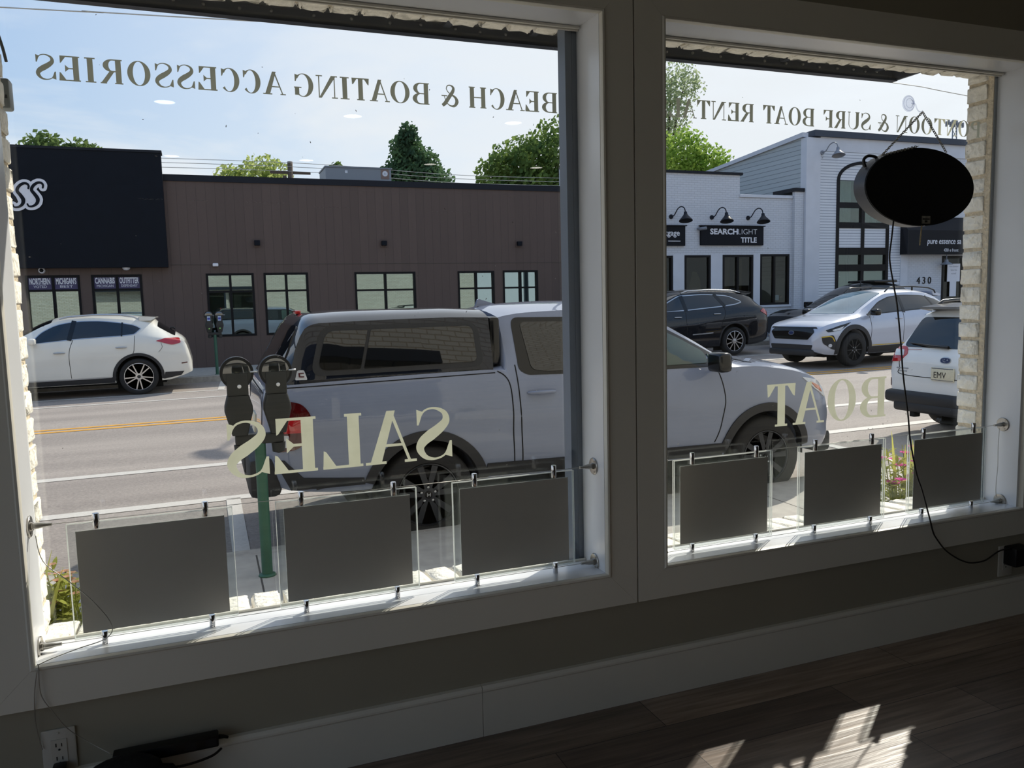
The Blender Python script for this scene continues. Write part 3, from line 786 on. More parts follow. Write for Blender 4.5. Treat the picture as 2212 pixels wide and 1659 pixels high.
# ---------------------------------------------------------------- vehicles
def paint(name, color, rough=.35, metal=.0, coat=1.0, coat_rough=.02, spec=.08):
    return pbr(name, color, rough, metal, coat, noise=.03, nscale=3, coat_rough=coat_rough, spec=spec)
M['tire'] = pbr('tire_rubber', '#1b1b1c', .8, noise=.15, nscale=30, bump=.2)
M['cladding'] = pbr('dark_cladding', '#232427', .6, noise=.12, nscale=50, bump=.1)
M['darkglass'] = pbr('tinted_glass', '#07090b', .02, spec=.9, noise=.2, nscale=2)
M['trimblack'] = pbr('gloss_black_trim', '#0a0b0d', .15, noise=.1)
M['gap'] = pbr('panel_gap', '#060607', .9, noise=.1)
M['red'] = pbr('red_lens', '#b01820', .08, coat=1, noise=.15, nscale=25)
M['darkred'] = pbr('dark_red_lens', '#4b0a0e', .08, coat=1, noise=.15, nscale=25)
M['clearlens'] = pbr('clear_lens', '#c9ccd0', .08, coat=1, noise=.12, nscale=25)
M['amber'] = pbr('amber_lens', '#c06a1c', .1, coat=1, noise=.1)
M['alloy'] = pbr('machined_alloy', '#c9c9cb', .25, metal=.9, noise=.05)
M['darkalloy'] = pbr('dark_alloy', '#3c3e42', .3, metal=.8, noise=.08)
M['blackalloy'] = pbr('black_alloy', '#141415', .4, metal=.4, noise=.1)
M['under'] = pbr('underbody', '#0b0b0b', .95, noise=.2)
M['silver'] = pbr('satin_silver', '#b5b8bc', .3, metal=.8, noise=.04)
M['plate'] = pbr('licence_plate', '#d8d2b8', .4, noise=.08, nscale=40)
M['platedark'] = pbr('plate_print', '#2a2622', .6, noise=.05)

class Car:
    def __init__(self, name, label, cat, x, y, rz, spec, sink=0.0):
        self.t = thing(name, label, cat, (x, y, ground(x, y)-sink), rz, None)
        self.s = spec; self.bvh = []
    def arch(self, x):
        for ax, az, ar in self.s['arches']:
            if abs(x-ax) < ar: return az + math.sqrt(ar*ar-(x-ax)**2)
        return -1
    def loft(self, name, mat, S, xs, arches=True, crown=.5, nside=11, ngr=7, ntop=5, angle=32):
        """body shell lofted from profile curves; S: ztop zsh zre wsh wtop zbot (functions of x)"""
        bm = bmesh.new(); secs = []
        for x in xs:
            zb = S['zbot'](x)
            if arches: zb = max(zb, self.arch(x))
            zs = max(S['zsh'](x), zb+.01); zt = max(S['ztop'](x), zs+.004); ze = min(max(S['zre'](x), zs+.002), zt-.001)
            w = S['wsh'](x); wt = min(S['wtop'](x), w*.985); z0 = S['zbot'](x)
            low, shd = S.get('low', .05), S.get('shd', .035)
            pts = []
            for k in range(nside):
                z = zb + (zs-zb)*k/(nside-1); u = (z-z0)/max(zs-z0, .01)
                pts.append((w - low*max(0, (.32-u)/.32)**2 - shd*max(0, (u-.70)/.30)**2 + S.get('mid', 0)*math.exp(-((u-.62)/.10)**2), z))
            y0 = pts[-1][0]
            for k in range(1, ngr+1):
                q = k/ngr; pts.append((y0 + (min(wt, y0-.001)-y0)*(q**S.get('gq', 1.12)), zs + (ze-zs)*q))
            yl = pts[-1][0]
            for k in range(1, ntop+1):
                q = k/ntop; y = yl*(1-q); pts.append((y, ze + (zt-ze)*(1-(1-q)**S.get('crown', 2.2))))
            half = pts
            ring = [(x, p[0], p[1]) for p in half] + [(x, -p[0], p[1]) for p in half[-2::-1]]
            secs.append([bm.verts.new(p) for p in ring])
        for A, B in zip(secs, secs[1:]):
            n = len(A)
            for k in range(n-1): bm.faces.new((A[k], A[k+1], B[k+1], B[k]))
            bm.faces.new((A[n-1], A[0], B[0], B[n-1]))
        bm.faces.new(secs[0]); bm.faces.new(secs[-1][::-1])
        bmesh.ops.recalc_face_normals(bm, faces=bm.faces)
        self.bvh.append(BVHTree.FromBMesh(bm))
        me = bpy.data.meshes.new(name); bm.to_mesh(me); bm.free(); me.materials.append(mat)
        for p in me.polygons: p.use_smooth = True
        me.set_sharp_from_angle(angle=R(angle))
        o = bpy.data.objects.new(name, me); COL.objects.link(o); o.parent = self.t
        return o
    def hit(self, o, d):
        best = None
        for b in self.bvh:
            h = b.ray_cast(o, d)
            if h[0] is not None and (best is None or h[3] < best[2]): best = (h[0], h[1], h[3])
        return best
    def shoot(self, view, u, v):
        if view == 'L': o, d = Vector((u, 4, v)), Vector((0, -1, 0))
        elif view == 'R': o, d = Vector((u, -4, v)), Vector((0, 1, 0))
        elif view == 'T': o, d = Vector((u, v, 6)), Vector((0, 0, -1))
        elif view == 'B': o, d = Vector((-6, u, v)), Vector((1, 0, 0))
        else: o, d = Vector((12, u, v)), Vector((-1, 0, 0))
        h = self.hit(o, d)
        if h is None: return None
        n = h[1]
        if n.dot(d) > 0: n = -n
        return h[0], n
    def decal(self, name, mat, view, poly, off=.004, skirt=.012, step=.07, parent=None, smooth=60, label=None):
        """panel that follows the body: polygon in side (x,z), top (x,y) or end (y,z) view"""
        bm = bmesh.new()
        vs = [bm.verts.new((p[0], p[1], 0)) for p in poly]
        for tri in tessellate_polygon([[Vector((p[0], p[1], 0)) for p in poly]]):
            try: bm.faces.new([vs[i] for i in tri])
            except ValueError: pass
        us = [p[0] for p in poly]; ws = [p[1] for p in poly]
        for k in range(1, int((max(us)-min(us))/step)+1):
            bmesh.ops.bisect_plane(bm, geom=bm.verts[:]+bm.edges[:]+bm.faces[:], plane_co=(min(us)+k*step, 0, 0), plane_no=(1, 0, 0), dist=1e-5)
        for k in range(1, int((max(ws)-min(ws))/step)+1):
            bmesh.ops.bisect_plane(bm, geom=bm.verts[:]+bm.edges[:]+bm.faces[:], plane_co=(0, min(ws)+k*step, 0), plane_no=(0, 1, 0), dist=1e-5)
        pos, nor, miss = {}, {}, []
        for v in bm.verts:
            h = self.shoot(view, v.co.x, v.co.y)
            if h is None: miss.append(v); continue
            pos[v] = h[0] + h[1]*off; nor[v] = h[1]
        bmesh.ops.delete(bm, geom=miss, context='VERTS')
        inner = {}
        be = [e for e in bm.edges if e.is_boundary]
        for v in list(pos):
            if v.is_valid: v.co = pos[v]
        for e in be:
            q = []
            for v in e.verts:
                if v not in inner: inner[v] = bm.verts.new(pos[v] - nor[v]*skirt)
            a, b = e.verts
            try: bm.faces.new((a, b, inner[b], inner[a]))
            except ValueError: pass
        bmesh.ops.recalc_face_normals(bm, faces=bm.faces)
        me = bpy.data.meshes.new(name); bm.to_mesh(me); bm.free(); me.materials.append(mat)
        for p in me.polygons: p.use_smooth = True
        me.set_sharp_from_angle(angle=R(smooth))
        o = bpy.data.objects.new(name, me); COL.objects.link(o); o.parent = parent or self.t
        if label: o['label'] = label
        return o
    def both(self, name, mat, poly, **k):
        return [self.decal(name, mat, s, poly, **k) for s in ('L', 'R')]
    def seam(self, view, path, w=.009, mat=None, name='door_gap', off=.0025, n=5, **k):
        p = [(q.x, q.y) for q in smooth_path([(*a, 0) for a in path], n)] if len(path) > 2 else path
        return self.decal(name, mat or M['gap'], view, offset_path(p, w), off=off, skirt=.004, **k)
    def flare(self, name, mat, view, cx, cz, r0, r1, a0, a1, off=.012, lip=.07, n=28):
        """wheel arch trim: ring on the body side with a lip turned into the wheel well"""
        s = 1 if view == 'L' else -1; bm = bmesh.new(); rows = []
        for k in range(n+1):
            a = a0 + (a1-a0)*k/n; row = []
            for r, o in ((r1, .0), (r1, off*.8), (r0+(r1-r0)*.5, off), (r0, off)):
                h = self.shoot(view, cx+max(r, r0+.012)*math.cos(a), cz+max(r, r0+.012)*math.sin(a))
                if h is None: row = None; break
                y = h[0].y + s*o
                row.append(bm.verts.new((cx+r*math.cos(a), y, cz+r*math.sin(a))))
            if row is None: continue
            row.append(bm.verts.new((cx+(r0-.004)*math.cos(a), row[-1].co.y - s*lip, cz+(r0-.004)*math.sin(a))))
            rows.append(row)
        for A, B in zip(rows, rows[1:]):
            for j in range(len(A)-1):
                f = bm.faces.new((A[j], A[j+1], B[j+1], B[j])); f.smooth = True
        bmesh.ops.recalc_face_normals(bm, faces=bm.faces)
        me = bpy.data.meshes.new(name); bm.to_mesh(me); bm.free(); me.materials.append(mat)
        me.set_sharp_from_angle(angle=R(40))
        o = bpy.data.objects.new(name, me); COL.objects.link(o); o.parent = self.t
        return o
    def wells(self, halfw):
        mb = MB()
        for ax, az, ar in self.s['arches']:
            for s in (1, -1):
                m = T(ax, s*(halfw-.34), az) @ (TOY if s > 0 else Matrix.Rotation(PI/2, 4, 'X'))
                a0, a1 = (PI, 2*PI) if s > 0 else (0, PI)
                mb.lathe([(0, 0), (ar, 0), (ar+.002, .30)], m, 24, a0=a0, a1=a1)
                mb.box(ax-ar, ax+ar, s*(halfw-.345), s*(halfw-.335), .12, az)
        mb.box(min(a[0] for a in self.s['arches'])-.5, max(a[0] for a in self.s['arches'])+.5, -halfw+.36, halfw-.36, .20, self.s.get('floor', .45))
        mb.build('wheel_well', M['under'], self.t)
    def wheel(self, x, y, r, rim, w, kind, mrim, mface, side, n=5, caps=None):
        """tyre with rim and hub cap; side=+1 faces +y"""
        m = T(x, y, r) @ (TOY if side > 0 else Matrix.Rotation(PI/2, 4, 'X'))
        h = w/2; k = rim/r
        prof = [(rim*.96, -h), (r*.90, -h), (r*.975, -h*.86), (r, -h*.6), (r, h*.6), (r*.975, h*.86), (r*.90, h), (rim*1.03, h*.97), (rim*.99, h*.85)]
        t = MB().lathe(prof, m, 48)
        for i in range(3):
            rr = r*.999; t.lathe([(rr+.001, -h*.45+i*h*.45-.006), (rr-.004, -h*.45+i*h*.45), (rr+.001, -h*.45+i*h*.45+.006)], m, 48)
        o = t.build('wheel', M['tire'], self.t, 50)
        b = MB().lathe([(rim*.99, h*.88), (rim*.955, h*.90), (rim*.93, h*.6), (rim*.90, -h*.5), (rim*.3, -h*.5), (0, -h*.5)], m, 48)
        b.build('rim_barrel', M['under'] if kind != 'alloy10' else M['darkalloy'], o, 40)
        f = MB(); f.lathe([(rim*.99, h*.88), (rim*1.0, h*.95), (rim*.965, h*.97), (rim*.93, h*.82), (rim*.93, h*.7)], m, 48)
        z0, z1 = h*.45, h*.86
        def spoke(a, w0, w1, tilt=0, r0=.17, r1=.96, dish=.0):
            c, s = math.cos(a), math.sin(a); t_ = Vector((-s, c, 0)); e = Vector((math.cos(a+tilt), math.sin(a+tilt), 0))
            p0 = Vector((c, s, 0))*rim*r0; p1 = e*rim*r1; u = Vector((-math.sin(a+tilt), math.cos(a+tilt), 0))
            top = [p0 - t_*w0 + Vector((0, 0, z1-dish)), p0 + t_*w0 + Vector((0, 0, z1-dish)), p1 + u*w1 + Vector((0, 0, z1)), p1 - u*w1 + Vector((0, 0, z1))]
            bot = [q*1.0 + Vector((0, 0, -.035)) for q in top]
            ins = [q + (sum(top, Vector())/4 - q)*.06 + Vector((0, 0, .004)) for q in top]
            T8 = [f.bm.verts.new(m @ q) for q in top]; B8 = [f.bm.verts.new(m @ q) for q in bot]; I8 = [f.bm.verts.new(m @ q) for q in ins]
            f.bm.faces.new(I8)
            for i in range(4):
                j = (i+1) % 4; f.bm.faces.new((T8[i], T8[j], B8[j], B8[i])); f.bm.faces.new((T8[i], T8[j], I8[j], I8[i]))
        for i in range(n):
            a = R(90) + 2*PI*i/n
            if kind == 'split': spoke(a-R(5), .014, .010, -R(11)); spoke(a+R(5), .014, .010, R(11))
            elif kind == 'twist': spoke(a-R(9), .014, .012, -R(4)); spoke(a+R(9), .014, .012, R(2))
            elif kind == 'wide': spoke(a-R(7), .022, .026, -R(8)); spoke(a+R(7), .022, .026, R(8))
            else: spoke(a, .014, .017); 
        f.lathe([(0, z1-.03), (rim*.26, z1-.03), (rim*.25, z1+.002), (rim*.16, z1+.006), (0, z1+.006)], m, 30)
        f.build('rim', mface, o, 30)
        nb = 5 if n % 5 == 0 else 6
        for i in range(5):
            a = R(90) + 2*PI*(i)/5
            MB().lathe([(0, 0), (.011, 0), (.010, .016), (.004, .019), (0, .019)], m @ T(rim*.235*math.cos(a), rim*.235*math.sin(a), z1-.012), 8).build('lug_nut', M['silver'], o, 40)
        MB().lathe([(0, 0), (rim*.125, 0), (rim*.125, .006), (rim*.10, .009), (0, .010)], m @ T(0, 0, z1+.005), 24).build('hub_cap', mrim, o, 40)
        return o, m @ T(0, 0, z1+.015)
    def handle(self, view, x, z, L=.21, mat=None, sink=True, tilt=0):
        s = 1 if view == 'L' else -1; h = self.shoot(view, x, z)
        if not h: return
        y = h[0].y
        mb = MB(); mb.tube([(x-L/2, y+s*.004, z-tilt), (x-L*.40, y+s*.026, z-tilt*.7), (x, y+s*.032, z), (x+L*.40, y+s*.026, z+tilt*.7), (x+L/2, y+s*.004, z+tilt)], [.010, .015, .017, .015, .010], 8)
        o = mb.build('door_handle', mat or M['silver'], self.t, 50)
        return o

def lozenge(cx, cz, w, h, n=20):
    return [(cx+w/2*math.copysign(abs(math.cos(2*PI*k/n))**.8, math.cos(2*PI*k/n)), cz+h/2*math.copysign(abs(math.sin(2*PI*k/n))**.9, math.sin(2*PI*k/n))) for k in range(n)]
def frange(a, b, st):
    n = max(1, int(round((b-a)/st))); return [a+(b-a)*i/n for i in range(n+1)]
def stations(spec, x0, x1, extra=(), st=.09):
    s = set(round(v, 4) for v in frange(x0, x1, st)) | set(extra)
    for ax, az, ar in spec['arches']:
        for k in range(25):
            s.add(round(ax-ar*math.cos(PI*k/24)*.9999, 4))
        s |= {round(ax-ar-.002, 4), round(ax+ar+.002, 4)}
    return sorted(v for v in s if x0-1e-6 <= v <= x1+1e-6)
def fn(**k): return {a: (pchip(v) if isinstance(v, list) else (v if not isinstance(v, (int, float)) or a in ('low', 'shd', 'mid', 'crown', 'gq') else (lambda x, q=v: q))) for a, v in k.items()}

# ================================================================ grey pickup with a black canopy
spec = {'arches': [(0, .37, .435), (3.18, .37, .435)], 'floor': .5}
tk = Car('pickup_truck', 'grey pickup truck with a black windowed bed topper parked at the near kerb', 'truck', .40, 4.88, 0, spec, .0)
gp = paint('grey_truck_paint', '#7d869b', .3); nb = paint('blueblack_topper_paint', '#0d1422', .25)
S = fn(zsh=[(-1.21, .80), (-1.195, 1.0), (-1.17, 1.22), (-1.13, 1.26), (-.95, 1.285), (.55, 1.315), (.66, 1.30), (.72, 1.25), (1.4, 1.215), (2.7, 1.215), (3.0, 1.215), (3.4, 1.17), (3.75, 1.08), (3.95, .96), (4.08, .80), (4.14, .6)],
       ztop=[(-1.21, .82), (-1.195, 1.02), (-1.17, 1.24), (-1.13, 1.28), (.63, 1.33), (.668, 1.345), (.70, 1.79), (.95, 1.83), (1.4, 1.845), (1.75, 1.835), (2.05, 1.785), (2.4, 1.64), (2.75, 1.45), (3.05, 1.29), (3.18, 1.255), (3.5, 1.235), (3.8, 1.17), (3.98, 1.05), (4.08, .86), (4.14, .62)],
       zre=[(-1.21, .81), (-1.17, 1.23), (-1.13, 1.27), (.63, 1.325), (.668, 1.335), (.70, 1.72), (1.0, 1.755), (1.5, 1.765), (1.85, 1.74), (2.15, 1.66), (2.52, 1.475), (2.77, 1.33), (2.98, 1.235), (3.2, 1.215), (3.5, 1.18), (3.8, 1.09), (3.95, .98), (4.08, .82), (4.14, .61)],
       wsh=[(-1.21, .74), (-1.17, .85), (-1.1, .93), (-1.0, .965), (-.5, .985), (3.3, .985), (3.7, .955), (3.9, .89), (4.05, .78), (4.14, .60)],
       wtop=[(-1.21, .72), (-1.1, .89), (-.9, .90), (.65, .91), (.70, .70), (1.5, .70), (2.15, .70), (2.98, .80), (3.2, .86), (3.6, .85), (3.9, .76), (4.14, .52)],
       zbot=[(-1.21, .58), (-1.0, .50), (-.6, .46), (3.7, .40), (4.0, .38), (4.14, .42)], low=.06, shd=.045, mid=.012, crown=2.0)
xs = stations(spec, -1.21, 4.14, (.63, .668, .70, -1.195, -1.18, -1.165, -1.15, -1.13, -1.06, 4.0, 4.05, 4.1))
tk.loft('body', gp, S, xs, nside=14)
tk.wells(.985)
for x in (0, 3.18):
    for s in (1, -1):
        o, mm = tk.wheel(x, s*.855, .375, .245, .25, 'wide', M['blackalloy'], M['darkalloy'], s)
        e = MB()
        for q in ((-.014, -.010), (.010, .014)): e.box(*q, -.014, .014, 0, .002, mat=mm)
        e.box(-.012, .012, -.003, .003, 0, .002, mat=mm); e.build('wheel_emblem', M['silver'], o)
    for v in 'LR': tk.flare('arch_trim', M['cladding'], v, x, .37, .435, .51, R(-3), R(183), .016)
# lower cladding and bumpers
tk.both('rocker_trim', M['cladding'], [(.47, .47), (2.72, .44), (2.72, .545), (.49, .575)], off=.012)
tk.both('rear_corner_trim', M['cladding'], [(-1.0, .47), (-.47, .44), (-.49, .56), (-.93, .60), (-1.06, .74), (-1.12, .74)], off=.012)
bp_ = MB(); 
for k in range(1): bp_.box(-1.31, -1.08, -.90, .90, .46, .76, bev=.05)
bp_.box(-1.325, -1.25, -.50, .50, .58, .74, bev=.02); bp_.build('rear_bumper', M['cladding'], tk.t, 40)
fb = MB().box(3.98, 4.17, -.72, .72, .30, .52, bev=.05); fb.build('front_bumper', M['cladding'], tk.t, 40)
tk.decal('grille', M['trimblack'], 'F', roundpoly([(-.52, .66), (.52, .66), (.60, .88), (-.60, .88)], .04), off=.01)
# canopy
Sc = fn(zsh=[(-1.14, 1.295), (-.985, 1.30), (-.9, 1.32), (.57, 1.34)], ztop=[(-1.14, 1.315), (-1.06, 1.44), (-.985, 1.565), (-.90, 1.705), (-.855, 1.765), (-.79, 1.795), (-.4, 1.812), (.2, 1.812), (.57, 1.795)],
        zre=[(-1.14, 1.305), (-1.06, 1.35), (-.985, 1.40), (-.93, 1.55), (-.875, 1.665), (-.84, 1.70), (-.75, 1.722), (.2, 1.735), (.57, 1.725)],
        wsh=[(-1.14, .60), (-1.09, .76), (-1.03, .86), (-.985, .90), (-.93, .925), (.57, .935)], wtop=[(-1.14, .58), (-1.03, .82), (-.985, .865), (-.9, .855), (-.8, .845), (.57, .84)], zbot=1.285, low=.0, shd=.0, crown=6.0, gq=1.0)
body_bvh = tk.bvh[:]; tk.bvh = []
cp = tk.loft('topper', nb, Sc, frange(-1.14, .57, .035) + [.5701], arches=False, nside=4, ngr=6, ntop=14, angle=28)
fr = roundpoly([(-.845, 1.335), (.49, 1.345), (.47, 1.695), (-.745, 1.70)], [.10, .08, .10, .10], 6)
for v in 'LR':
    tk.decal('window_frame', M['cladding'], v, fr, off=.006, parent=cp, step=.1)
    g1 = roundpoly([(-.79, 1.375), (-.475, 1.375), (-.40, 1.66), (-.71, 1.66)], [.08, .01, .01, .07], 6)
    g2 = roundpoly([(-.45, 1.375), (.44, 1.385), (.425, 1.665), (-.375, 1.66)], [.01, .05, .06, .01], 6)
    tk.decal('sliding_pane', M['darkglass'], v, g1, off=.011, parent=cp, step=.15)
    tk.decal('fixed_pane', M['darkglass'], v, g2, off=.011, parent=cp, step=.15)
    lg = tk.decal('maker_badge', M['clearlens'], v, roundpoly([(-.95, 1.315), (-.865, 1.315), (-.885, 1.385), (-.93, 1.385)], .01), off=.006, parent=cp)
for (a, b, c, d) in ((-.925, -.915, 1.335, 1.365), (-.915, -.888, 1.359, 1.366), (-.915, -.888, 1.334, 1.341)):
    tk.decal('badge_mark', M['darkred'], 'R', [(a, c), (b, c), (b, d), (a, d)], off=.009, parent=cp)
tk.decal('rear_glass', M['darkglass'], 'B', roundpoly([(-.80, 1.345), (.80, 1.345), (.68, 1.70), (-.68, 1.70)], .05), off=.008, parent=cp)
MB().box(-.845, -.80, -.13, .13, 1.785, 1.815, bev=.008).build('brake_light', M['red'], cp, 40)
for y in (-.42, .42, -.64, .64): MB().box(-.905, -.885, y-.02, y+.02, 1.66, 1.69, bev=.006).build('hinge', M['blackmetal'], cp, 40)
MB().box(.57, .665, -.86, .86, 1.34, 1.73, bev=.03).build('front_boot', M['trimblack'], cp, 40)
tk.bvh = body_bvh
# cab glass, doors, lamps
w2 = roundpoly([(.79, 1.30), (.86, 1.255), (1.62, 1.235), (1.62, 1.70), (.80, 1.715)], [.05, .05, .02, .02, .07], 5)
w1 = roundpoly([(1.62, 1.235), (2.72, 1.23), (2.83, 1.265), (2.46, 1.475), (2.12, 1.645), (1.9, 1.70), (1.62, 1.70)], [.02, .03, .03, .1, .1, .06, .02], 5)
tk.both('window_surround', M['trimblack'], w2, off=.004, step=.12); tk.both('window_surround', M['trimblack'], w1, off=.0045, step=.12)
tk.both('rear_side_glass', M['darkglass'], roundpoly([(.90, 1.295), (1.03, 1.275), (1.54, 1.265), (1.54, 1.66), (.87, 1.675)], .05, 5), off=.009, step=.15)
tgls = pbr('clear_tinted_glass', '#2f463f', .02, spec=.9, noise=.5, nscale=1.2)
tk.both('front_side_glass', tgls, roundpoly([(1.70, 1.265), (2.60, 1.26), (2.60, 1.355), (2.40, 1.47), (2.10, 1.61), (1.88, 1.66), (1.70, 1.66)], .04, 5), off=.010, step=.15)
tk.both('quarter_glass', tgls, [(2.63, 1.265), (2.76, 1.265), (2.63, 1.335)], off=.010)
tk.decal('windshield', M['darkglass'], 'T', roundpoly([(2.12, -.60), (2.12, .60), (3.02, .72), (3.10, .3), (3.12, 0), (3.10, -.3), (3.02, -.72)], .04), off=.006, step=.12)
tk.decal('cowl', M['trimblack'], 'T', [(3.13, -.70), (3.15, 0), (3.13, .70), (3.19, .74), (3.23, 0), (3.19, -.74)], off=.004)
for v in 'LR':
    tk.seam(v, [(.60, 1.30), (.66, 1.26), (.70, 1.18), (.71, 1.0), (.71, .80), (.72, .56)])
    tk.seam(v, [(.765, 1.34), (.775, 1.0), (.79, .56)]); tk.seam(v, [(1.66, 1.24), (1.66, 1.0), (1.64, .56)])
    tk.seam(v, [(2.67, 1.21), (2.71, 1.05), (2.72, .9), (2.68, .70), (2.62, .56)])
    tk.seam(v, [(-1.02, 1.262), (-.3, 1.275), (.58, 1.29)], .007, name='bed_rail_gap')
    tk.handle(v, .965, 1.115, .24, gp); tk.handle(v, 1.90, 1.105, .24, gp)
    s = 1 if v == 'L' else -1
    tl = roundpoly([(-1.10, .80), (-.965, .815), (-.86, .90), (-.855, 1.06), (-.92, 1.15), (-1.04, 1.17), (-1.12, 1.0)], [.03, .04, .05, .05, .05, .03, .03], 4)
    a = tk.decal('tail_lamp', M['darkred'], v, tl, off=.010)
    tk.decal('brake_lens', M['red'], v, roundpoly([(-1.085, .94), (-.905, .94), (-.885, 1.04), (-1.085, 1.04)], .015), off=.014, parent=a)
    tk.decal('reverse_lens', M['clearlens'], v, roundpoly([(-1.10, .835), (-1.03, .835), (-1.02, .925), (-1.10, .925)], .012), off=.014, parent=a)
    b = tk.decal('headlamp', M['clearlens'], v, roundpoly([(3.60, 1.085), (3.80, 1.045), (3.93, .955), (3.93, .87), (3.76, .965)], .02), off=.008)
    tk.decal('amber_marker', M['amber'], v, roundpoly([(3.70, 1.035), (3.83, .985), (3.88, .92), (3.77, .975)], .01), off=.012, parent=b)
    mr = MB(); y = .99*s
    mr.tube([(2.66, .95*s, 1.235), (2.62, y+.06*s, 1.25)], [.02, .018], 8)
    mr.box(2.50, 2.63, min(y+.03*s, y+.24*s), max(y+.03*s, y+.24*s), 1.20, 1.37, bev=.035); mr.build('side_mirror', M['trimblack'], tk.t, 50)
tk.decal('tailgate_gap', M['gap'], 'B', offset_path([(-.78, .80), (-.78, 1.22), (.78, 1.22), (.78, .80)], .01), off=.004, skirt=.004)
tk.decal('licence_plate', M['plate'], 'B', roundpoly([(-.152, .84), (.152, .84), (.152, .99), (-.152, .99)], .01), off=.008)
fin = MB(); pf = [(.74, 0), (1.0, 0), (.93, .018), (.83, .05), (.775, .066), (.765, .06)]
fin.prism([(p[0], p[1]) for p in pf], 'Y', -.018, .018); fo = fin.build('antenna_fin', gp, tk.t, 30); fo.location = (0, 0, 1.808)

# ================================================================ white crossover across the street
spec = {'arches': [(0, .37, .43), (2.88, .37, .43)], 'floor': .5}
sv = Car('white_suv', 'white crossover SUV with red tail lamp parked across the street at the left', 'car', -2.45, 16.86, PI, spec)
wp = paint('white_paint', '#dcdad2', .3)
S = fn(zsh=[(-1.02, .66), (-.96, .90), (-.90, 1.05), (-.7, 1.10), (0, 1.16), (1.0, 1.14), (2.0, 1.09), (2.6, 1.06), (3.2, .98), (3.6, .86), (3.75, .7)],
       ztop=[(-1.02, .68), (-.985, .74), (-.93, 1.0), (-.90, 1.10), (-.74, 1.235), (-.36, 1.50), (-.30, 1.575), (-.1, 1.595), (.3, 1.64), (.9, 1.66), (1.3, 1.645), (1.65, 1.56), (2.1, 1.33), (2.5, 1.12), (3.1, 1.02), (3.5, .93), (3.75, .72)],
       zre=[(-1.02, .67), (-.985, .73), (-.90, 1.07), (-.7, 1.16), (-.40, 1.34), (-.15, 1.47), (.3, 1.545), (.9, 1.585), (1.3, 1.56), (1.65, 1.45), (2.1, 1.22), (2.45, 1.09), (3.1, .99), (3.6, .88), (3.75, .71)],
       wsh=[(-1.02, .66), (-.97, .78), (-.85, .86), (-.55, .90), (0, .915), (2.9, .91), (3.4, .85), (3.7, .68), (3.75, .6)],
       wtop=[(-1.02, .5), (-.9, .60), (-.4, .60), (.5, .60), (1.5, .60), (2.4, .72), (3.2, .74), (3.75, .5)],
       zbot=[(-1.02, .42), (-.8, .34), (-.5, .27), (3.3, .25), (3.75, .30)], low=.05, shd=.05, mid=.01)
sv.loft('body', wp, S, stations(spec, -1.02, 3.75, (-.985, -.96, -.93, -.90, -.33)))
sv.wells(.91)
for x in (0, 2.88):
    for s in (1, -1): sv.wheel(x, s*.80, .37, .278, .235, 'twist', M['darkalloy'], M['alloy'], s)
    for v in 'LR': sv.flare('arch_trim', M['cladding'], v, x, .37, .43, .485, R(-8), R(188), .010)
win = roundpoly([(1.92, 1.10), (1.74, 1.32), (1.46, 1.475), (1.08, 1.535), (.64, 1.53), (.26, 1.475), (.02, 1.42), (-.10, 1.345), (.03, 1.225), (.28, 1.20), (1.08, 1.165)], [.03, .1, .15, .2, .2, .15, .08, .03, .05, .1, .1], 4)
sv.both('chrome_surround', M['silver'], win, off=.004, step=.1)
def inset(poly, d):
    cx = sum(p[0] for p in poly)/len(poly); cz = sum(p[1] for p in poly)/len(poly); out = []
    n = len(poly)
    for i in range(n):
        a = Vector(poly[i-1]); p = Vector(poly[i]); b = Vector(poly[(i+1) % n])
        t_ = (b-a); nn = Vector((-t_.y, t_.x)).normalized()
        if nn.dot(Vector((cx, cz))-p) < 0: nn = -nn
        out.append(tuple(p+nn*d))
    return out
sv.both('side_glass', M['darkglass'], inset(win, .018), off=.008, step=.1)
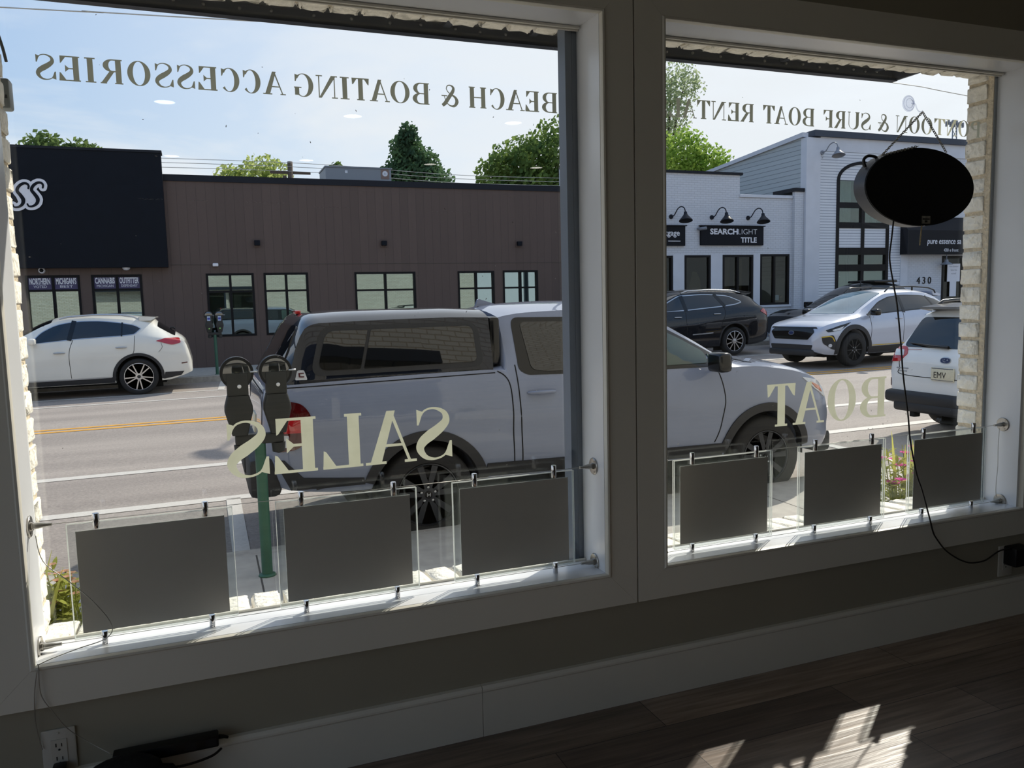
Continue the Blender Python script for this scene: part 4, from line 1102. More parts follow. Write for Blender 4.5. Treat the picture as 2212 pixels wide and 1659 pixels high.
for v in 'LR':
    sv.seam(v, [(1.13, 1.535), (1.22, 1.15)], .085, M['trimblack'], 'door_pillar', .011)
    sv.seam(v, [(.26, 1.475), (.275, 1.2)], .03, M['trimblack'], 'door_pillar', .011)
    sv.seam(v, [(1.15, 1.16), (1.21, 1.0), (1.235, .8), (1.22, .40)]); sv.seam(v, [(.03, 1.21), (.05, 1.0), (.07, .87), (.14, .78)])
    sv.seam(v, [(-.45, 1.05), (-.47, .95), (-.40, .86)], .006)
    sv.handle(v, 1.40, .915, .2); sv.handle(v, .29, .98, .2)
    sv.decal('tail_lamp', M['red'], v, roundpoly([(-.36, 1.085), (-.52, 1.13), (-.80, 1.125), (-.83, 1.03), (-.66, .99)], [.01, .06, .04, .03, .06], 5), off=.012)
    sv.decal('reflector', M['darkred'], v, [(-.82, .595), (-.93, .605), (-.93, .63), (-.82, .62)], off=.006)
    sv.decal('rocker_trim', M['cladding'], v, [(.44, .27), (2.44, .26), (2.44, .37), (.47, .385)], off=.008)
    sv.seam(v, [(.5, .385), (1.3, .375), (2.44, .37)], .02, M['silver'], 'rocker_strip', .012)
    sv.decal('rear_trim', M['cladding'], v, [(-.47, .30), (-.80, .36), (-.86, .44), (-.50, .44)], off=.007)
    sv.decal('front_lamp', M['clearlens'], v, roundpoly([(3.05, .90), (3.5, .84), (3.6, .76), (3.3, .80)], .02), off=.008)
    rl = MB(); sgn = .60 if v == 'L' else -.60
    rl.tube([(1.40, sgn*1.0, 1.575), (1.25, sgn*.99, 1.615), (.8, sgn*.98, 1.645), (.3, sgn*.98, 1.63), (.05, sgn*.99, 1.585), (-.05, sgn, 1.535)], [.012, .02, .02, .02, .018, .010], 8)
    rl.build('roof_rail', M['silver'], sv.t, 50)
    mr = MB(); s = 1 if v == 'L' else -1; mr.box(1.78, 1.92, min(.88*s, 1.06*s), max(.88*s, 1.06*s), 1.09, 1.22, bev=.035); mr.build('side_mirror', wp, sv.t, 50)
sv.decal('rear_glass', M['darkglass'], 'T', roundpoly([(-.72, -.55), (-.72, .55), (-.39, .54), (-.39, -.54)], .04), off=.006)
sp_ = MB(); sp_.prism([(-.05, 1.592), (-.36, 1.575), (-.37, 1.555), (-.27, 1.50), (-.05, 1.50)], 'Y', -.58, .58); sp_.build('spoiler', wp, sv.t, 30)
sv.decal('windshield', M['darkglass'], 'T', roundpoly([(1.55, -.54), (1.55, .54), (2.45, .66), (2.52, 0), (2.45, -.66)], .03), off=.006, step=.12)
MB().tube([(-.62, .1, 1.33), (-.68, .1, 1.335), (-.72, .1, 1.30)], .018, 8).build('wiper_pivot', M['trimblack'], sv.t, 50)

# ================================================================ black SUV, rear part in view
spec = {'arches': [(0, .40, .46), (3.07, .40, .46)], 'floor': .55}
bs = Car('black_suv', 'glossy black SUV with chrome window line parked across the street in the right window', 'car', 12.34, 17.18, PI, spec, -.02)
bpn = paint('black_paint', '#10131a', .3)
S = fn(zsh=[(-1.27, .80), (-1.23, 1.05), (-1.15, 1.20), (-.9, 1.30), (-.3, 1.27), (.4, 1.22), (1.5, 1.16), (2.6, 1.12), (3.3, 1.05), (3.8, .9)],
       ztop=[(-1.27, .82), (-1.245, 1.05), (-1.20, 1.22), (-1.02, 1.37), (-.76, 1.60), (-.70, 1.70), (-.45, 1.755), (.1, 1.80), (.9, 1.82), (1.5, 1.78), (1.95, 1.64), (2.5, 1.32), (2.8, 1.18), (3.4, 1.12), (3.8, .95)],
       zre=[(-1.27, .81), (-1.20, 1.18), (-1.0, 1.32), (-.72, 1.55), (-.4, 1.64), (.1, 1.70), (.9, 1.72), (1.5, 1.68), (1.95, 1.53), (2.5, 1.23), (2.75, 1.14), (3.4, 1.07), (3.8, .92)],
       wsh=[(-1.27, .72), (-1.2, .84), (-1.0, .92), (-.6, .97), (0, .985), (3.0, .98), (3.5, .9), (3.8, .7)],
       wtop=[(-1.27, .6), (-.9, .68), (.5, .68), (1.6, .67), (2.7, .78), (3.8, .55)],
       zbot=[(-1.27, .42), (-.9, .30), (-.5, .26), (3.3, .25), (3.8, .30)], low=.05, shd=.06, mid=.012)
bs.loft('body', bpn, S, stations(spec, -1.27, 3.8, (-1.24, -1.2, -.73)))
bs.wells(.98)
for x in (0, 3.07):
    for s in (1, -1): bs.wheel(x, s*.865, .38, .275, .245, 'alloy10', M['alloy'], M['alloy'], s, 10)
    for v in 'LR': bs.flare('arch_trim', M['cladding'], v, x, .40, .46, .50, R(-8), R(188), .006)
win = roundpoly([(2.28, 1.215), (2.1, 1.42), (1.62, 1.64), (.81, 1.675), (.08, 1.62), (-.28, 1.47), (-.32, 1.42), (-.08, 1.36), (.43, 1.31), (1.52, 1.235)], [.03, .1, .1, .2, .15, .04, .04, .1, .1, .1], 4)
bs.both('chrome_surround', M['silver'], win, off=.004, step=.1); bs.both('side_glass', M['darkglass'], inset(win, .024), off=.008, step=.1)
for v in 'LR':
    bs.seam(v, [(.52, 1.66), (.26, 1.32)], .10, M['trimblack'], 'door_pillar', .011); bs.seam(v, [(1.55, 1.63), (1.50, 1.23)], .11, M['trimblack'], 'door_pillar', .011)
    bs.seam(v, [(.28, 1.31), (.30, 1.1), (.40, .9), (.47, .7)]); bs.seam(v, [(1.52, 1.22), (1.53, .9), (1.5, .40)])
    bs.handle(v, 1.78, 1.07, .22); bs.handle(v, .55, 1.13, .22)
    bs.decal('tail_lamp', M['red'], v, roundpoly([(-.88, 1.17), (-1.0, 1.25), (-1.17, 1.15), (-1.15, 1.04)], .03, 4), off=.012)
    bs.seam(v, [(1.35, .60), (.95, .615), (.70, .63)], .03, M['silver'], 'door_strip', .008)
    bs.decal('lower_trim', M['cladding'], v, [(-.46, .30), (-.95, .36), (-1.15, .46), (-.5, .40)], off=.008)
    rl = MB(); sg_ = .64 if v == 'L' else -.64
    rl.tube([(1.5, sg_, 1.70), (1.3, sg_, 1.76), (.6, sg_, 1.785), (-.1, sg_, 1.755), (-.4, sg_, 1.69)], .016, 8); rl.build('roof_rail', M['silver'], bs.t, 50)
bs.decal('rear_glass', M['darkglass'], 'T', roundpoly([(-1.0, -.62), (-1.0, .62), (-.79, .60), (-.79, -.60)], .04), off=.006)
MB().prism([(-.35, 1.76), (-.80, 1.70), (-.78, 1.66), (-.6, 1.62), (-.35, 1.70)], 'Y', -.62, .62).build('spoiler', bpn, bs.t, 30)

# ================================================================ silver crossover in the far lane
spec = {'arches': [(0, .37, .44), (-2.67, .37, .44)], 'floor': .5}
xt = Car('silver_crossover', 'silver crossover with black arches, yellow accents and hexagon grille driving in the far lane', 'car', 12.45, 13.02, PI+R(5), spec, -.02)
sp = paint('silver_paint', '#b9c0cf', .3, .25)
S = fn(zsh=[(.93, .62), (.90, .74), (.80, .86), (.62, .93), (.2, 1.0), (-.3, 1.06), (-1.2, 1.11), (-2.4, 1.17), (-3.0, 1.20), (-3.4, 1.12), (-3.53, .9)],
       ztop=[(.93, .64), (.90, .78), (.82, .90), (.6, 1.0), (.2, 1.07), (-.16, 1.115), (-.5, 1.29), (-1.0, 1.52), (-1.25, 1.60), (-1.7, 1.645), (-2.4, 1.64), (-2.95, 1.57), (-3.15, 1.48), (-3.42, 1.17), (-3.5, 1.1), (-3.53, .92)],
       zre=[(.93, .63), (.90, .76), (.8, .88), (.2, 1.03), (-.12, 1.08), (-.45, 1.22), (-1.0, 1.46), (-1.3, 1.545), (-2.0, 1.565), (-2.6, 1.53), (-3.0, 1.43), (-3.42, 1.14), (-3.53, .91)],
       wsh=[(.93, .56), (.88, .70), (.75, .80), (.5, .87), (.2, .89), (-2.9, .89), (-3.2, .86), (-3.45, .78), (-3.53, .7)],
       wtop=[(.93, .5), (.7, .70), (.0, .74), (-.5, .68), (-1.3, .59), (-2.6, .58), (-3.1, .56), (-3.53, .5)],
       zbot=[(.93, .36), (.7, .28), (.3, .26), (-2.9, .26), (-3.3, .33), (-3.53, .42)], low=.05, shd=.05, mid=.01)
xt.t.scale = (1.05, 1.05, 1.05)
xt.loft('body', sp, S, stations(spec, -3.53, .93, (.92, .90, .86, .8)))
xt.wells(.89)
for x in (0, -2.67):
    for s in (1, -1): xt.wheel(x, s*.795, .365, .235, .23, 'split', M['blackalloy'], M['blackalloy'], s)
    for v in 'LR': xt.flare('arch_trim', M['cladding'], v, x, .37, .44, .535, R(-10), R(190), .018)
win = roundpoly([(-.42, 1.085), (-.95, 1.37), (-1.30, 1.475), (-1.75, 1.51), (-2.45, 1.485), (-2.85, 1.38), (-3.02, 1.27), (-2.85, 1.205), (-2.4, 1.18), (-1.2, 1.125)], [.03, .1, .1, .2, .15, .08, .03, .06, .1, .1], 4)
xt.both('window_surround', M['trimblack'], win, off=.004, step=.1); xt.both('side_glass', M['darkglass'], inset(win, .022), off=.008, step=.1)
for v in 'LR':
    s = 1 if v == 'L' else -1
    xt.seam(v, [(-1.62, 1.50), (-1.58, 1.12)], .085, M['trimblack'], 'door_pillar', .011); xt.seam(v, [(-2.52, 1.47), (-2.62, 1.19)], .05, M['trimblack'], 'door_pillar', .011)
    xt.seam(v, [(-.50, 1.06), (-.52, .8), (-.50, .45)]); xt.seam(v, [(-1.56, 1.11), (-1.55, .8), (-1.53, .45)]); xt.seam(v, [(-2.50, 1.17), (-2.42, .95), (-2.25, .78)])
    xt.handle(v, -1.40, 1.0, .2, sp); xt.handle(v, -2.38, 1.05, .2, sp)
    xt.decal('rocker_trim', M['cladding'], v, [(-.47, .27), (-2.2, .27), (-2.2, .43), (-.47, .41)], off=.014)
    xt.seam(v, [(-.52, .435), (-1.3, .44), (-2.2, .455)], .016, pbr('yellow_accent', '#c9a92e', .4, noise=.05), 'yellow_strip', .010)
    xt.decal('headlamp', M['trimblack'], v, roundpoly([(.08, .955), (.45, .885), (.75, .80), (.70, .755), (.42, .79)], .02, 3), off=.009)
    xt.decal('lamp_lens', M['clearlens'], v, roundpoly([(.30, .875), (.62, .80), (.58, .775), (.40, .80)], .015, 3), off=.013)
    xt.decal('fog_trim', M['cladding'], v, roundpoly([(.60, .70), (.83, .66), (.80, .52), (.62, .40), (.45, .36), (.46, .46)], .03, 3), off=.010)
    xt.seam(v, [(.83, .655), (.64, .665), (.56, .56)], .022, bpy.data.materials['yellow_accent'], 'yellow_accent', .015, 4)
    xt.decal('fog_lamp', M['clearlens'], v, lozenge(.66, .475, .08, .07, 12), off=.016)
    mr = MB(); mr.box(-.62, -.47, min(.87*s, 1.07*s), max(.87*s, 1.07*s), 1.08, 1.22, bev=.04); mr.build('side_mirror', M['trimblack'], xt.t, 50)
    rl = MB(); sg_ = .56*s
    rl.tube([(-1.30, sg_, 1.585), (-1.40, sg_, 1.66), (-1.52, sg_, 1.685), (-2.2, sg_, 1.69), (-2.75, sg_, 1.655), (-2.95, sg_, 1.60), (-3.0, sg_, 1.53)], .017, 8)
    rl.tube([(-2.2, sg_, 1.69), (-2.2, sg_, 1.60)], .02, 8); rl.build('roof_rail', M['trimblack'], xt.t, 50)
xt.decal('grille', M['trimblack'], 'F', roundpoly([(-.62, .76), (-.48, .60), (.48, .60), (.62, .76), (.54, .85), (-.54, .85)], .03), off=.010)
xt.decal('grille_bar', M['trimblack'], 'F', roundpoly([(-.66, .835), (.66, .835), (.62, .86), (-.62, .86)], .01), off=.016)
xt.decal('lower_grille', M['cladding'], 'F', roundpoly([(-.56, .37), (.56, .37), (.60, .49), (-.60, .49)], .03), off=.012)
em = xt.decal('oval_emblem', M['silver'], 'F', lozenge(0, .735, .15, .085), off=.02)
xt.decal('emblem_field', pbr('emblem_blue', '#1c2a55', .3, noise=.05), 'F', lozenge(0, .735, .13, .066), off=.024, parent=em)
MB().box(.76, .985, -.62, .62, .25, .39, bev=.04).build('skid_plate', M['cladding'], xt.t, 40)
xt.decal('windshield', pbr('painted_sky_glass', '#5a7686', .02, spec=1.0, noise=.2, nscale=2), 'T', roundpoly([(-.24, -.62), (-.16, 0), (-.24, .62), (-1.22, .50), (-1.26, 0), (-1.22, -.50)], .03), off=.006, step=.1)  # blue sky reflection is painted into this windshield's base colour
xt.decal('rear_glass', M['darkglass'], 'T', roundpoly([(-3.16, -.46), (-3.16, .46), (-3.38, .50), (-3.38, -.50)], .03), off=.006)
MB().prism([(-2.9, 1.585), (-3.25, 1.50), (-3.22, 1.46), (-3.0, 1.48)], 'Y', -.52, .52).build('spoiler', sp, xt.t, 30)

# ================================================================ white wagon parked ahead, seen from behind
spec = {'arches': [(0, .37, .43), (2.75, .37, .43)], 'floor': .5}
ob = Car('white_wagon', 'white station wagon seen from behind at the right, with black bumper and wiper', 'car', 8.15, 5.05, 0, spec)
owp = paint('white_wagon_paint', '#e2e3e1', .3)
S = fn(zsh=[(-1.08, .70), (-1.05, .95), (-.98, 1.04), (-.6, 1.10), (.5, 1.11), (1.8, 1.06), (2.4, 1.02), (3.2, .92), (3.6, .7)],
       ztop=[(-1.08, .72), (-1.04, 1.0), (-.985, 1.06), (-.84, 1.33), (-.74, 1.54), (-.66, 1.60), (-.3, 1.63), (.5, 1.665), (1.1, 1.62), (1.5, 1.48), (2.1, 1.14), (2.9, 1.05), (3.4, .93), (3.6, .72)],
       zre=[(-1.08, .71), (-1.04, .98), (-.985, 1.05), (-.80, 1.36), (-.68, 1.52), (-.3, 1.565), (.5, 1.585), (1.1, 1.53), (1.5, 1.38), (2.05, 1.08), (3.4, .9), (3.6, .71)],
       wsh=[(-1.08, .74), (-1.03, .82), (-.9, .885), (-.6, .915), (2.8, .915), (3.3, .82), (3.6, .6)],
       wtop=[(-1.08, .68), (-.98, .72), (-.7, .60), (1.0, .60), (2.1, .72), (3.6, .5)],
       zbot=[(-1.08, .46), (-.85, .34), (-.5, .28), (3.3, .27), (3.6, .3)], low=.05, shd=.05, mid=.01)
ob.loft('body', owp, S, stations(spec, -1.08, 3.6, (-1.06, -1.04, -1.0, -.985, -.95, -.9, -.7)))
ob.wells(.91)
for x in (0, 2.75):
    for s in (1, -1): ob.wheel(x, s*.80, .36, .24, .225, 'split', M['darkalloy'], M['alloy'], s)
    for v in 'LR': ob.flare('arch_trim', owp, v, x, .37, .43, .46, R(-8), R(188), .005)
win = roundpoly([(1.86, 1.06), (1.35, 1.38), (.95, 1.50), (.3, 1.54), (-.45, 1.49), (-.62, 1.30), (-.60, 1.15), (.3, 1.13)], .06, 4)
ob.both('window_surround', M['trimblack'], win, off=.004, step=.1); ob.both('side_glass', M['darkglass'], inset(win, .02), off=.008, step=.1)
bz = roundpoly([(-.70, 1.10), (.70, 1.10), (.60, 1.47), (-.60, 1.47)], .07, 5)
ob.decal('rear_glass', M['darkglass'], 'B', bz, off=.007, step=.1)
ob.decal('gate_gap', M['gap'], 'B', offset_path([(p.x, p.y) for p in smooth_path([(.70, 1.05, 0), (.66, .85, 0), (.62, .76, 0), (0, .745, 0), (-.62, .76, 0), (-.66, .85, 0), (-.70, 1.05, 0)], 5)], .009), off=.003, skirt=.004)
bmp = MB().box(-1.14, -.86, -.84, .84, .40, .56, bev=.05).box(-1.13, -.86, -.70, .70, .30, .44, bev=.04); bmp.build('rear_bumper', M['cladding'], ob.t, 45)
for v in 'LR':
    s = 1 if v == 'L' else -1
    tl = roundpoly([(.88*s, .90), (.66*s, .92), (.58*s, 1.01), (.64*s, 1.10), (.90*s, 1.11)] if s > 0 else [(-.90, 1.11), (-.64, 1.10), (-.58, 1.01), (-.66, .92), (-.88, .90)], .025, 4)
    a = ob.decal('tail_lamp', M['red'], 'B', tl, off=.012, step=.05)
    ob.decal('reverse_lens', M['clearlens'], 'B', roundpoly([(.76*s, .985), (.615*s, .985), (.66*s, 1.06), (.80*s, 1.06)], .012), off=.018, parent=a)
    ob.decal('tail_lamp_side', M['red'], v, roundpoly([(-1.02, .90), (-.86, .95), (-.78, 1.05), (-.95, 1.12), (-1.05, 1.06)], .03, 4), off=.010)
    ob.decal('reflector', M['darkred'], 'B', roundpoly([(.80*s, .60), (.84*s, .60), (.84*s, .70), (.80*s, .70)], .008), off=.008)
    ob.decal('door_pillar', M['trimblack'], v, offset_path([(.55, 1.53), (.55, 1.12)], .09), off=.011)
    rl = MB(); rl.tube([(1.0, .57*s, 1.60), (.9, .58*s, 1.66), (.2, .58*s, 1.70), (-.45, .58*s, 1.67), (-.6, .57*s, 1.60)], .018, 8); rl.build('roof_rail', M['trimblack'], ob.t, 50)
    ob.decal('model_badge', M['silver'], 'B', [(.70*s, .83), (.52*s, .83), (.52*s, .845), (.70*s, .845)], off=.005) if s > 0 else None
    if s > 0: ob.decal('model_badge', M['silver'], 'B', [(.66, .795), (.54, .795), (.54, .808), (.66, .808)], off=.005)
em = ob.decal('oval_emblem', M['silver'], 'B', lozenge(0, .965, .15, .08), off=.006)
ob.decal('emblem_field', bpy.data.materials['emblem_blue'], 'B', lozenge(0, .965, .132, .064), off=.010, parent=em)
for (a, b, r_) in ((-.03, .97, .013), (.012, .978, .007), (.03, .968, .007), (.022, .952, .007), (.0, .95, .007)):
    ob.decal('emblem_star', M['silver'], 'B', [(a+r_*(1 if k % 2 == 0 else .4)*math.cos(PI*k/4), b+r_*(1 if k % 2 == 0 else .4)*math.sin(PI*k/4)) for k in range(8)], off=.013, parent=em)
lp = MB().box(-1.098, -1.086, -.16, .16, .72, .88, bev=.004); lpo = lp.build('licence_plate', M['plate'], ob.t, 40)
text_mesh('plate_number', 'EMV', .105, M['platedark'], lpo, (-1.0992, .125, .755), (PI/2, 0, -PI/2), .001, sx=.9, bold=.0)
MB().box(-1.0995, -1.0985, -.15, .15, .865, .873).box(-1.0995, -1.0985, -.15, .15, .727, .732).build('plate_band', bpy.data.materials['emblem_blue'], lpo)
wi = MB(); wi.tube([(-.985, .02, 1.115), (-.975, .28, 1.125), (-.955, .60, 1.15)], [.02, .016, .006], 8); wi.build('rear_wiper', M['trimblack'], ob.t, 50)
MB().prism([(-.45, 1.645), (-.83, 1.60), (-.86, 1.575), (-.70, 1.55), (-.45, 1.60)], 'Y', -.57, .57).build('spoiler', M['trimblack'], ob.t, 30)
MB().box(-1.10, -1.0, .38, .46, .24, .34, bev=.01).build('tow_bracket', M['under'], ob.t)

# ================================================================ dark pickup and others partly hidden behind
spec = {'arches': [(0, .40, .45), (3.3, .40, .45)], 'floor': .5}
dk = Car('black_pickup', 'black pickup with a raised dark roof parked behind the silver crossover', 'truck', 19.0, 17.25, PI, spec, -.02)
S = fn(zsh=[(-1.1, 1.0), (2.0, 1.06), (2.8, 1.10), (3.6, 1.06), (4.2, .9)], ztop=[(-1.1, 1.03), (-.02, 1.08), (.02, 1.58), (.5, 1.86), (1.3, 1.86), (1.8, 1.72), (2.4, 1.40), (2.85, 1.16), (3.7, 1.13), (4.2, .93)],
       zre=[(-1.1, 1.02), (-.02, 1.07), (.02, 1.5), (.5, 1.76), (1.3, 1.77), (1.8, 1.62), (2.4, 1.30), (2.8, 1.13), (3.7, 1.09), (4.2, .92)], wsh=[(-1.1, .94), (3.4, .97), (4.0, .85), (4.2, .7)], wtop=[(-1.1, .8), (.1, .7), (1.5, .66), (2.8, .8), (4.2, .6)], zbot=[(-1.1, .5), (4.2, .42)])
dk.loft('body', bpn, S, stations(spec, -1.1, 4.2, (-.02, .02))); dk.wells(.97)
for x in (0, 3.3):
    for s in (1, -1): dk.wheel(x, s*.85, .40, .24, .25, 'alloy10', M['darkalloy'], M['darkalloy'], s, 6)
dk.both('side_glass', M['darkglass'], roundpoly([(.25, 1.14), (.35, 1.62), (1.3, 1.68), (1.75, 1.55), (2.45, 1.16)], .06), off=.006)
dk.decal('windshield', M['darkglass'], 'T', roundpoly([(1.75, -.58), (1.75, .58), (2.75, .68), (2.82, 0), (2.75, -.68)], .03), off=.006)
MB().box(.35, 1.25, -.55, .55, 1.852, 1.93, bev=.03).build('roof_tray', M['trimblack'], dk.t, 40)
MB().tube([(1.72, .45, 1.74), (1.70, .45, 1.90)], .012, 8).build('roof_antenna', M['trimblack'], dk.t)
for s in (1, -1): MB().box(2.25, 2.45, min(.9*s, 1.14*s), max(.9*s, 1.14*s), 1.14, 1.32, bev=.03).build('side_mirror', M['trimblack'], dk.t, 40)

spec = {'arches': [(0, .36, .42), (2.7, .36, .42)], 'floor': .45}
def sedan(name, label, x, y, rz, mat):
    c = Car(name, label, 'car', x, y, rz, spec)
    S = fn(zsh=[(-1.0, .8), (-.8, .98), (0, 1.0), (1.5, .97), (2.6, .92), (3.3, .8), (3.5, .62)], ztop=[(-1.0, .83), (-.8, 1.03), (-.4, 1.09), (.2, 1.36), (.7, 1.45), (1.2, 1.43), (1.6, 1.29), (2.1, 1.03), (2.7, .97), (3.3, .84), (3.5, .65)],
           zre=[(-1.0, .82), (-.4, 1.05), (.2, 1.28), (.7, 1.37), (1.2, 1.35), (1.6, 1.2), (2.05, .99), (2.7, .94), (3.5, .64)], wsh=[(-1.0, .72), (-.7, .87), (2.7, .9), (3.3, .78), (3.5, .6)], wtop=[(-1.0, .66), (.2, .58), (1.2, .56), (2.1, .7), (3.5, .5)], zbot=[(-1.0, .36), (-.6, .24), (3.2, .22), (3.5, .3)])
    c.loft('body', mat, S, stations(spec, -1.0, 3.5)); c.wells(.89)
    for xx in (0, 2.7):
        for s in (1, -1): c.wheel(xx, s*.78, .335, .22, .21, 'alloy10', M['darkalloy'], M['alloy'], s, 6)
    win = roundpoly([(-.2, 1.06), (.25, 1.25), (.75, 1.33), (1.2, 1.31), (1.9, 1.0), (.8, 1.02)], .05)
    c.both('side_glass', M['darkglass'], win, off=.006)
    c.decal('windshield', M['darkglass'], 'T', roundpoly([(1.30, -.48), (1.30, .48), (2.0, .58), (2.0, -.58)], .03), off=.006); c.decal('rear_glass', M['darkglass'], 'T', roundpoly([(-.35, -.52), (-.35, .52), (.25, .48), (.25, -.48)], .03), off=.006)
    for v in 'LR': c.decal('tail_lamp', M['red'], v, roundpoly([(-.95, .78), (-.95, .93), (-.6, .95), (-.65, .82)], .02), off=.008)
    return c
sedan('dark_sedan', 'dark grey car parked ahead, only its roof edge visible beyond the brick at the right', 24.4, 17.2, PI, paint('charcoal_paint', '#33373f', .3))
# ---------------------------------------------------------------- street
m, t, out = new_mat('asphalt')
b = t.add('ShaderNodeBsdfPrincipled', i_Roughness=.85); tc = t.add('ShaderNodeTexCoord')
n1 = t.add('ShaderNodeTexNoise', i_Scale=34.0, i_Detail=6.0, i_Roughness=.75); t.link(tc, 'Object', n1, 'Vector')
mp = t.add('ShaderNodeMapping'); mp.inputs['Scale'].default_value = (.12, .9, 1); t.link(tc, 'Object', mp, 0)
n2 = t.add('ShaderNodeTexNoise', i_Scale=1.5, i_Detail=5.0); t.link(mp, 0, n2, 'Vector')
ad = t.add('ShaderNodeMath', operation='MULTIPLY_ADD'); ad.inputs[1].default_value = .6; t.link(n1, 0, ad, 0)
m2 = t.add('ShaderNodeMath', operation='MULTIPLY'); m2.inputs[1].default_value = .4; t.link(n2, 0, m2, 0); t.link(m2, 0, ad, 2)
r = t.ramp([(.34, lin('#766e69')), (.66, lin('#aaa097'))]); t.link(ad, 0, r, 0); t.link(r, 0, b, 'Base Color')
bp = t.add('ShaderNodeBump', i_Strength=.35, i_Distance=.01); t.link(n1, 0, bp, 'Height'); t.link(bp, 0, b, 'Normal')
t.link(b, 0, out, 0); M['asphalt'] = m
M['concrete'] = pbr('sidewalk_concrete', '#a9a49b', .85, noise=.10, nscale=9, bump=.1)
M['kerb'] = pbr('kerb_concrete', '#a39d93', .85, noise=.16, nscale=14, bump=.2)
M['paintwhite'] = pbr('road_paint_white', '#c3beb6', .7, noise=.08, nscale=40)
M['paintyellow'] = pbr('road_paint_yellow', '#d39a3a', .7, noise=.10, nscale=40)
M['joint'] = pbr('sidewalk_joint', '#4c4843', .95, noise=.2)
X0, X1 = -40, 60
def slab(name, mat, y0, y1, dz=0.0, thick=.25):
    """paved strip following the street's slope; y0 and y1 may change along x"""
    f0 = y0 if callable(y0) else (lambda x: y0); f1 = y1 if callable(y1) else (lambda x: y1)
    mb = MB(); xs = [X0, -6, -1, 16, 24, X1]
    rows = [[mb.bm.verts.new((x, f(x), ground(x, f(x))+dz-d)) for f, d in ((f0, 0), (f1, 0), (f1, thick), (f0, thick))] for x in xs]
    for A, B in zip(rows, rows[1:]):
        for k in range(4): mb.bm.faces.new((A[k], A[(k+1) % 4], B[(k+1) % 4], B[k]))
    mb.bm.faces.new(rows[0]); mb.bm.faces.new(rows[-1])
    o = mb.build(name, mat); o['kind'] = 'structure'
    return o
def far_kerb(x): return 17.82 + .0635*min(max(x+1, 0), 17)
slab('road', M['asphalt'], 3.9, lambda x: far_kerb(x)+.1)
slab('sidewalk_near', M['concrete'], .25, 3.83, .12)
slab('kerb_near', M['kerb'], 3.83, 3.98, .118)
slab('kerb_far', M['kerb'], far_kerb, lambda x: far_kerb(x)+.16, .13)
slab('sidewalk_far', M['concrete'], lambda x: far_kerb(x)+.16, 52, .14)
def stripe(name, mat, pts, w, z=.004):
    mb = MB()
    pg = offset_path(pts, w); mb.prism(pg, 'Z', 0, .003)
    for v in mb.bm.verts: v.co.z += ground(v.co.x, v.co.y) + z - .0015
    o = mb.build(name, mat); o['kind'] = 'structure'; return o
for y, nm, mt, w in ((11.52, 'centre_line', 'paintyellow', .11), (11.78, 'centre_line', 'paintyellow', .11), (7.85, 'lane_line', 'paintwhite', .17), (6.12, 'lane_line', 'paintwhite', .17), (14.75, 'lane_line', 'paintwhite', .11), (15.95, 'lane_line', 'paintwhite', .10)):
    stripe(nm, M[mt], [(-40, y), (60, y)], w)
for x in (-.98, 5.75, 12.0): stripe('stall_line', M['paintwhite'], [(x, 4.02), (x, 6.1)], .13)
for x in (-.9, 5.6, 10.9): stripe('stall_line', M['paintwhite'], [(x, 15.9), (x+.1, far_kerb(x)-.02)], .13)
mb = MB()
for x in (-.895, -3.0, 1.2, 3.3, 5.4):
    mb.box(x-.006, x+.006, .34, 3.82, ground(x, 2)+.1, ground(x, 2)+.1202)
for v in mb.bm.verts: v.co.z += .011*(v.co.y-2)
o = mb.build('sidewalk_joints', M['joint']); o['kind'] = 'structure'

